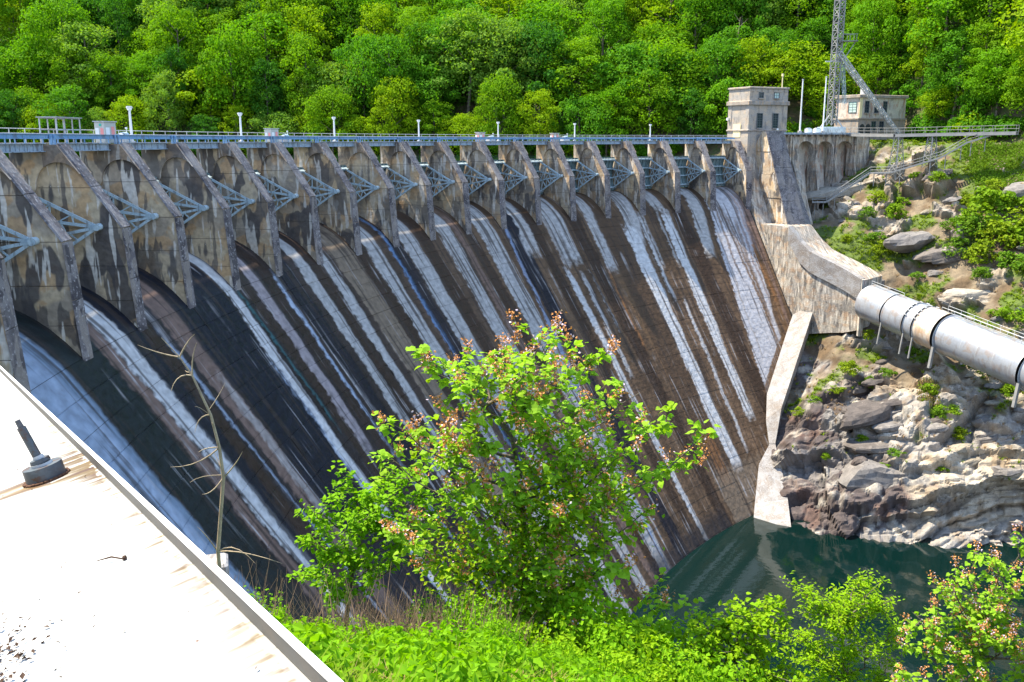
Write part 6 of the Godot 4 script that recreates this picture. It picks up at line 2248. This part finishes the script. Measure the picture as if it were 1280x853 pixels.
func build_roof() -> void:
	var a := Vector3(-0.44, -1.19, -1.86)                    # a point under the rim, near, and the rim's direction onward
	var along := (Vector3(-5.86, -2.55, -10.19) - a).normalized()
	var nrm := Vector3(-0.25, 1, 0).normalized()
	nrm = (nrm - along * nrm.dot(along)).normalized()
	var inward := nrm.cross(along).normalized()
	if inward.x > 0:
		inward = -inward
	var o := a - along * 0.6 + inward * 0.013
	RB = Transform3D(Basis(inward, nrm, inward.cross(nrm)), o)
	# basis z may point back or forward along the rim
	var sgn := 1.0 if RB.basis.z.dot(along) > 0 else -1.0
	var root := thing("roof", "white painted steel roof with rust runs and a raised rim", "roof", RB)
	var m := std(Color.WHITE, 0.5)
	m.albedo_texture = roof_texture()
	m.texture_repeat = false
	var g := GB.new()
	var nu := 14
	for i in nu:
		var u0 := lerpf(-1.2, 14.0, float(i) / nu)
		var u1 := lerpf(-1.2, 14.0, float(i + 1) / nu)
		var p := [Vector3(0, 0, sgn * u0), Vector3(5.0, 0, sgn * u0), Vector3(5.0, 0, sgn * u1), Vector3(0, 0, sgn * u1)]
		var t := [Vector2(u0 / 6.4, 0), Vector2(u0 / 6.4, 5.0 / 6.4), Vector2(u1 / 6.4, 5.0 / 6.4), Vector2(u1 / 6.4, 0)]
		if sgn > 0:
			p.reverse()
			t.reverse()
		g.ts(p[0], p[1], p[2], Vector3.UP, Vector3.UP, Vector3.UP, t[0], t[1], t[2])
		g.ts(p[0], p[2], p[3], Vector3.UP, Vector3.UP, Vector3.UP, t[0], t[2], t[3])
	obj("roof_sheet", g, m, root)
	g = GB.new()
	g.box(Vector3(2.46, -0.07, sgn * 6.4), Vector3(4.9, 0.12, 15.1))
	obj("roof_slab", g, M.galv, root)
	g = GB.new()
	g.box(Vector3(-0.009, -0.004, sgn * 6.4), Vector3(0.018, 0.14, 15.2))
	obj("rim", g, M.rim, root)
	g = GB.new()
	g.cbox(Vector3(-0.009, 0.0695, sgn * 6.4), Vector3(0.021, 0.006, 15.2), 0.002)
	obj("rim_cap", g, M.roof, root)
	g = GB.new()
	g.box(Vector3(2.5, -3.2, sgn * 6.4), Vector3(4.6, 6.1, 14.6))
	obj("building_wall", g, M.slab, root)
	# lifting lugs bolted to the roof
	var at := RB * Transform3D(Basis(), Vector3(LUG_W, 0.001, sgn * LUG_U))
	var lg := thing("lifting_lug", "rusty steel boss with a leaning bolt on the white roof", "lifting lug", at)
	var inv := at.basis.inverse()
	g = GB.new()
	g.tube(Vector3.ZERO, Vector3(0, 0.075, 0), 0.096, 0.094, 28)
	obj("boss", g, M.lug, lg)
	g = GB.new()
	for i in 30:
		var f := TAU * i / 30.0
		rng.seed = i
		g.cbox(Vector3(cos(f) * 0.101, 0.004, sin(f) * 0.101), Vector3(0.022, 0.008 + rng.randf() * 0.009, 0.022), 0.003, Basis(Vector3.UP, rng.randf() * 3.0))
	obj("weld_bead", g, M.rust, lg)
	g = GB.new()
	g.tube(Vector3(0, 0.075, 0), Vector3(0, 0.088, 0), 0.052, 0.052, 20)
	obj("washer", g, M.galv, lg)
	g = GB.new()
	var lean := (inv * Vector3(-0.36, 0.9, 0.02)).normalized()
	g.tube(Vector3(0, 0.09, 0), Vector3(0, 0.098, 0) + lean * 0.012, 0.050, 0.046, 20)
	obj("split_washer", g, M.lug, lg)
	g = GB.new()
	g.tube(Vector3(0, 0.10, 0), Vector3(0, 0.10, 0) + lean * 0.028, 0.031, 0.03, 6)
	obj("nut", g, M.galv, lg)
	g = GB.new()
	g.tube(Vector3(0, 0.08, 0), Vector3(0, 0.08, 0) + lean * 0.21, 0.022, 0.021, 16)
	g.tube(Vector3(0, 0.08, 0) + lean * 0.21, Vector3(0, 0.08, 0) + lean * 0.25, 0.015, 0.013, 14)
	obj("bolt", g, M.lug, lg)
	# dead leaves and twigs blown onto the roof
	var lit := GB.new()
	rng.seed = 88
	for i in 420:
		var w := 0.0
		var u := 0.0
		if i < 330:
			w = 0.60 + rng.randfn() * 0.06
			u = 1.62 + rng.randfn() * 0.16
		else:
			w = rng.randf_range(0.05, 0.7)
			u = rng.randf_range(0.4, 4.5)
		if w < 0.03:
			continue
		var p := Vector3(w, 0.004 + rng.randf() * 0.008, sgn * u)
		var th := rng.randf() * TAU
		var d := Vector3(cos(th), rng.randf_range(0.0, 0.4), sin(th)).normalized()
		var nn := (Vector3.UP + Vector3(rng.randfn(), 0, rng.randfn()) * 0.4).normalized()
		var l := rng.randf_range(0.008, 0.032) * (0.6 if i >= 330 else 1.0)
		lit.leaf(p, nn, (d - nn * d.dot(nn)).normalized(), l, l * rng.randf_range(0.25, 0.6))
	var o2 := obj("leaf_litter", lit, M.litter, null, RB)
	tag(o2, "brown dead leaves and chips strewn on the white roof", "litter")
	o2.set_meta("kind", "stuff")
	g = GB.new()
	g.path(PackedVector3Array([Vector3(0.16, 0.006, sgn * 2.02), Vector3(0.19, 0.02, sgn * 2.05), Vector3(0.23, 0.006, sgn * 2.12)]), PackedFloat32Array([0.003, 0.0035, 0.002]), 5)
	g.tube(Vector3(0.15, 0.008, sgn * 2.015), Vector3(0.158, 0.008, sgn * 2.02), 0.009, 0.009, 7)
	tag(obj("fallen_twig", g, M.litter, null, RB), "small dark twig with a bud lying on the white roof", "twig")

const MAIN_TIPS := [Vector3(-1.87, -4.91, -22.00), Vector3(-1.23, -5.43, -21.00), Vector3(-0.62, -5.41, -23.00), Vector3(0.98, -4.52, -22.00), Vector3(0.28, -4.85, -21.00), Vector3(1.95, -5.10, -23.00), Vector3(2.03, -5.76, -21.50), Vector3(3.24, -5.99, -22.50), Vector3(3.88, -6.42, -22.00), Vector3(4.69, -6.78, -21.50), Vector3(4.32, -7.74, -22.50), Vector3(-3.26, -7.38, -22.00), Vector3(-2.67, -6.41, -21.00), Vector3(-2.31, -7.57, -23.00), Vector3(-0.96, -6.41, -21.00), Vector3(-0.00, -6.10, -22.00), Vector3(1.14, -6.02, -21.00), Vector3(-1.54, -7.95, -20.80), Vector3(-2.77, -8.93, -21.20), Vector3(3.47, -8.65, -21.50), Vector3(4.25, -11.17, -22.00), Vector3(-0.99, -9.81, -20.80), Vector3(-2.03, -9.92, -21.50), Vector3(2.35, -9.91, -21.00), Vector3(1.14, -8.28, -20.60), Vector3(-0.01, -7.87, -20.60), Vector3(2.49, -7.22, -21.00), Vector3(1.51, -7.11, -20.70), Vector3(3.99, -12.66, -22.00), Vector3(-0.81, -11.52, -20.80), Vector3(1.55, -11.15, -20.50), Vector3(0.37, -9.88, -20.50)]
const MAIN_TRUNK := [Vector3(1.05, -15.26, -22.00), Vector3(0.58, -13.82, -22.00), Vector3(0.30, -11.96, -22.00), Vector3(0.30, -10.16, -22.00), Vector3(0.19, -8.41, -22.00), Vector3(-0.01, -7.24, -22.00), Vector3(-0.80, -6.30, -22.00)]
const LEFT_TIPS := [Vector3(-5.73, -10.82, -24.00), Vector3(-5.25, -9.89, -23.50), Vector3(-4.53, -9.35, -24.50), Vector3(-3.77, -9.28, -24.00), Vector3(-3.16, -9.12, -24.50), Vector3(-2.45, -9.40, -24.00), Vector3(-4.87, -11.07, -23.50), Vector3(-5.57, -12.04, -24.00), Vector3(-4.01, -10.00, -23.20), Vector3(-3.06, -10.09, -23.40), Vector3(-2.13, -10.11, -24.00), Vector3(-4.69, -12.27, -23.50), Vector3(-3.47, -11.07, -23.00), Vector3(-2.65, -11.03, -23.40)]
const POOL_TIPS_A := [Vector3(4.29, -11.51, -20.00), Vector3(4.65, -10.99, -20.00), Vector3(5.15, -11.05, -20.50), Vector3(5.69, -10.68, -20.00), Vector3(5.80, -11.28, -19.60), Vector3(6.70, -11.32, -20.40), Vector3(6.21, -10.84, -20.50), Vector3(4.85, -11.43, -19.50), Vector3(4.34, -12.11, -19.60), Vector3(5.42, -11.99, -19.40), Vector3(6.50, -11.91, -19.60)]
const POOL_TIPS_B := [Vector3(6.64, -9.71, -19.00), Vector3(7.09, -10.05, -19.20), Vector3(7.77, -9.76, -19.40), Vector3(7.98, -9.66, -19.00), Vector3(8.28, -10.05, -19.00), Vector3(8.78, -10.77, -19.40), Vector3(6.52, -10.64, -19.00), Vector3(7.25, -10.13, -18.60), Vector3(7.91, -10.71, -18.60), Vector3(6.75, -11.04, -18.50), Vector3(8.50, -11.43, -18.80), Vector3(7.44, -11.28, -18.40), Vector3(6.28, -11.60, -18.60)]
const FLOWER_TIPS := [Vector3(9.21, -8.04, -17.00), Vector3(10.44, -8.23, -17.40), Vector3(9.77, -8.47, -17.00), Vector3(8.82, -8.56, -17.00), Vector3(8.09, -9.35, -17.00), Vector3(8.42, -9.50, -16.80), Vector3(8.84, -9.04, -16.60), Vector3(9.45, -8.87, -16.60), Vector3(10.04, -8.89, -16.80), Vector3(10.75, -8.56, -17.00), Vector3(11.02, -9.44, -17.00), Vector3(8.13, -9.91, -16.60), Vector3(8.67, -9.88, -16.40), Vector3(9.22, -9.57, -16.30), Vector3(9.91, -9.63, -16.40), Vector3(7.90, -10.51, -16.70), Vector3(10.50, -10.21, -16.50), Vector3(8.93, -10.29, -16.20)]
const BUSHES := [[0.648, 0.727, 2.6], [0.68, 0.764, 3], [0.719, 0.791, 3], [0.742, 0.727, 3], [0.703, 0.709, 2.4], [0.625, 0.691, 1.8], [0.664, 0.682, 2], [0.734, 0.673, 2.2], [0.616, 0.745, 1.6], [0.775, 0.764, 3], [0.812, 0.727, 3], [0.438, 0.809, 1.5], [0.475, 0.782, 1.6], [0.496, 0.818, 1.4], [0.427, 0.727, 1.6], [0.448, 0.7, 1.3], [0.406, 0.773, 1.2], [0.536, 0.645, 1], [0.365, 0.409, 1.3], [0.417, 0.4, 1.2], [0.333, 0.382, 1], [0.458, 0.418, 1], [0.562, 0.364, 1.2], [0.607, 0.323, 1.4], [0.625, 0.283, 1.3], [0.58, 0.303, 1], [0.396, 0.248, 0.9], [0.302, 0.223, 0.6], [0.479, 0.223, 0.9], [0.589, 0.198, 0.8], [0.641, 0.445, 1], [0.68, 0.418, 1.1], [0.719, 0.391, 1.1], [0.518, 0.473, 0.9], [0.417, 0.491, 0.9], [0.554, 0.445, 0.8], [0.742, 0.545, 1.8], [0.711, 0.555, 1.2], [0.672, 0.645, 1.3], [0.448, 0.198, 0.6], [0.229, 0.323, 0.8], [0.271, 0.347, 0.8], [0.536, 0.727, 1.2], [0.589, 0.841, 1.3], [0.536, 0.864, 1.1], [0.354, 0.727, 0.9], [0.312, 0.691, 0.8], [0.688, 0.841, 1.6], [0.641, 0.809, 1.4]]
const CREEPER := [[0.648, 0.966], [0.672, 0.972], [0.695, 0.977], [0.719, 0.983], [0.742, 0.989], [0.659, 0.923], [0.684, 0.929], [0.711, 0.938], [0.734, 0.943], [0.756, 0.952], [0.672, 0.882], [0.703, 0.886], [0.734, 0.891]]
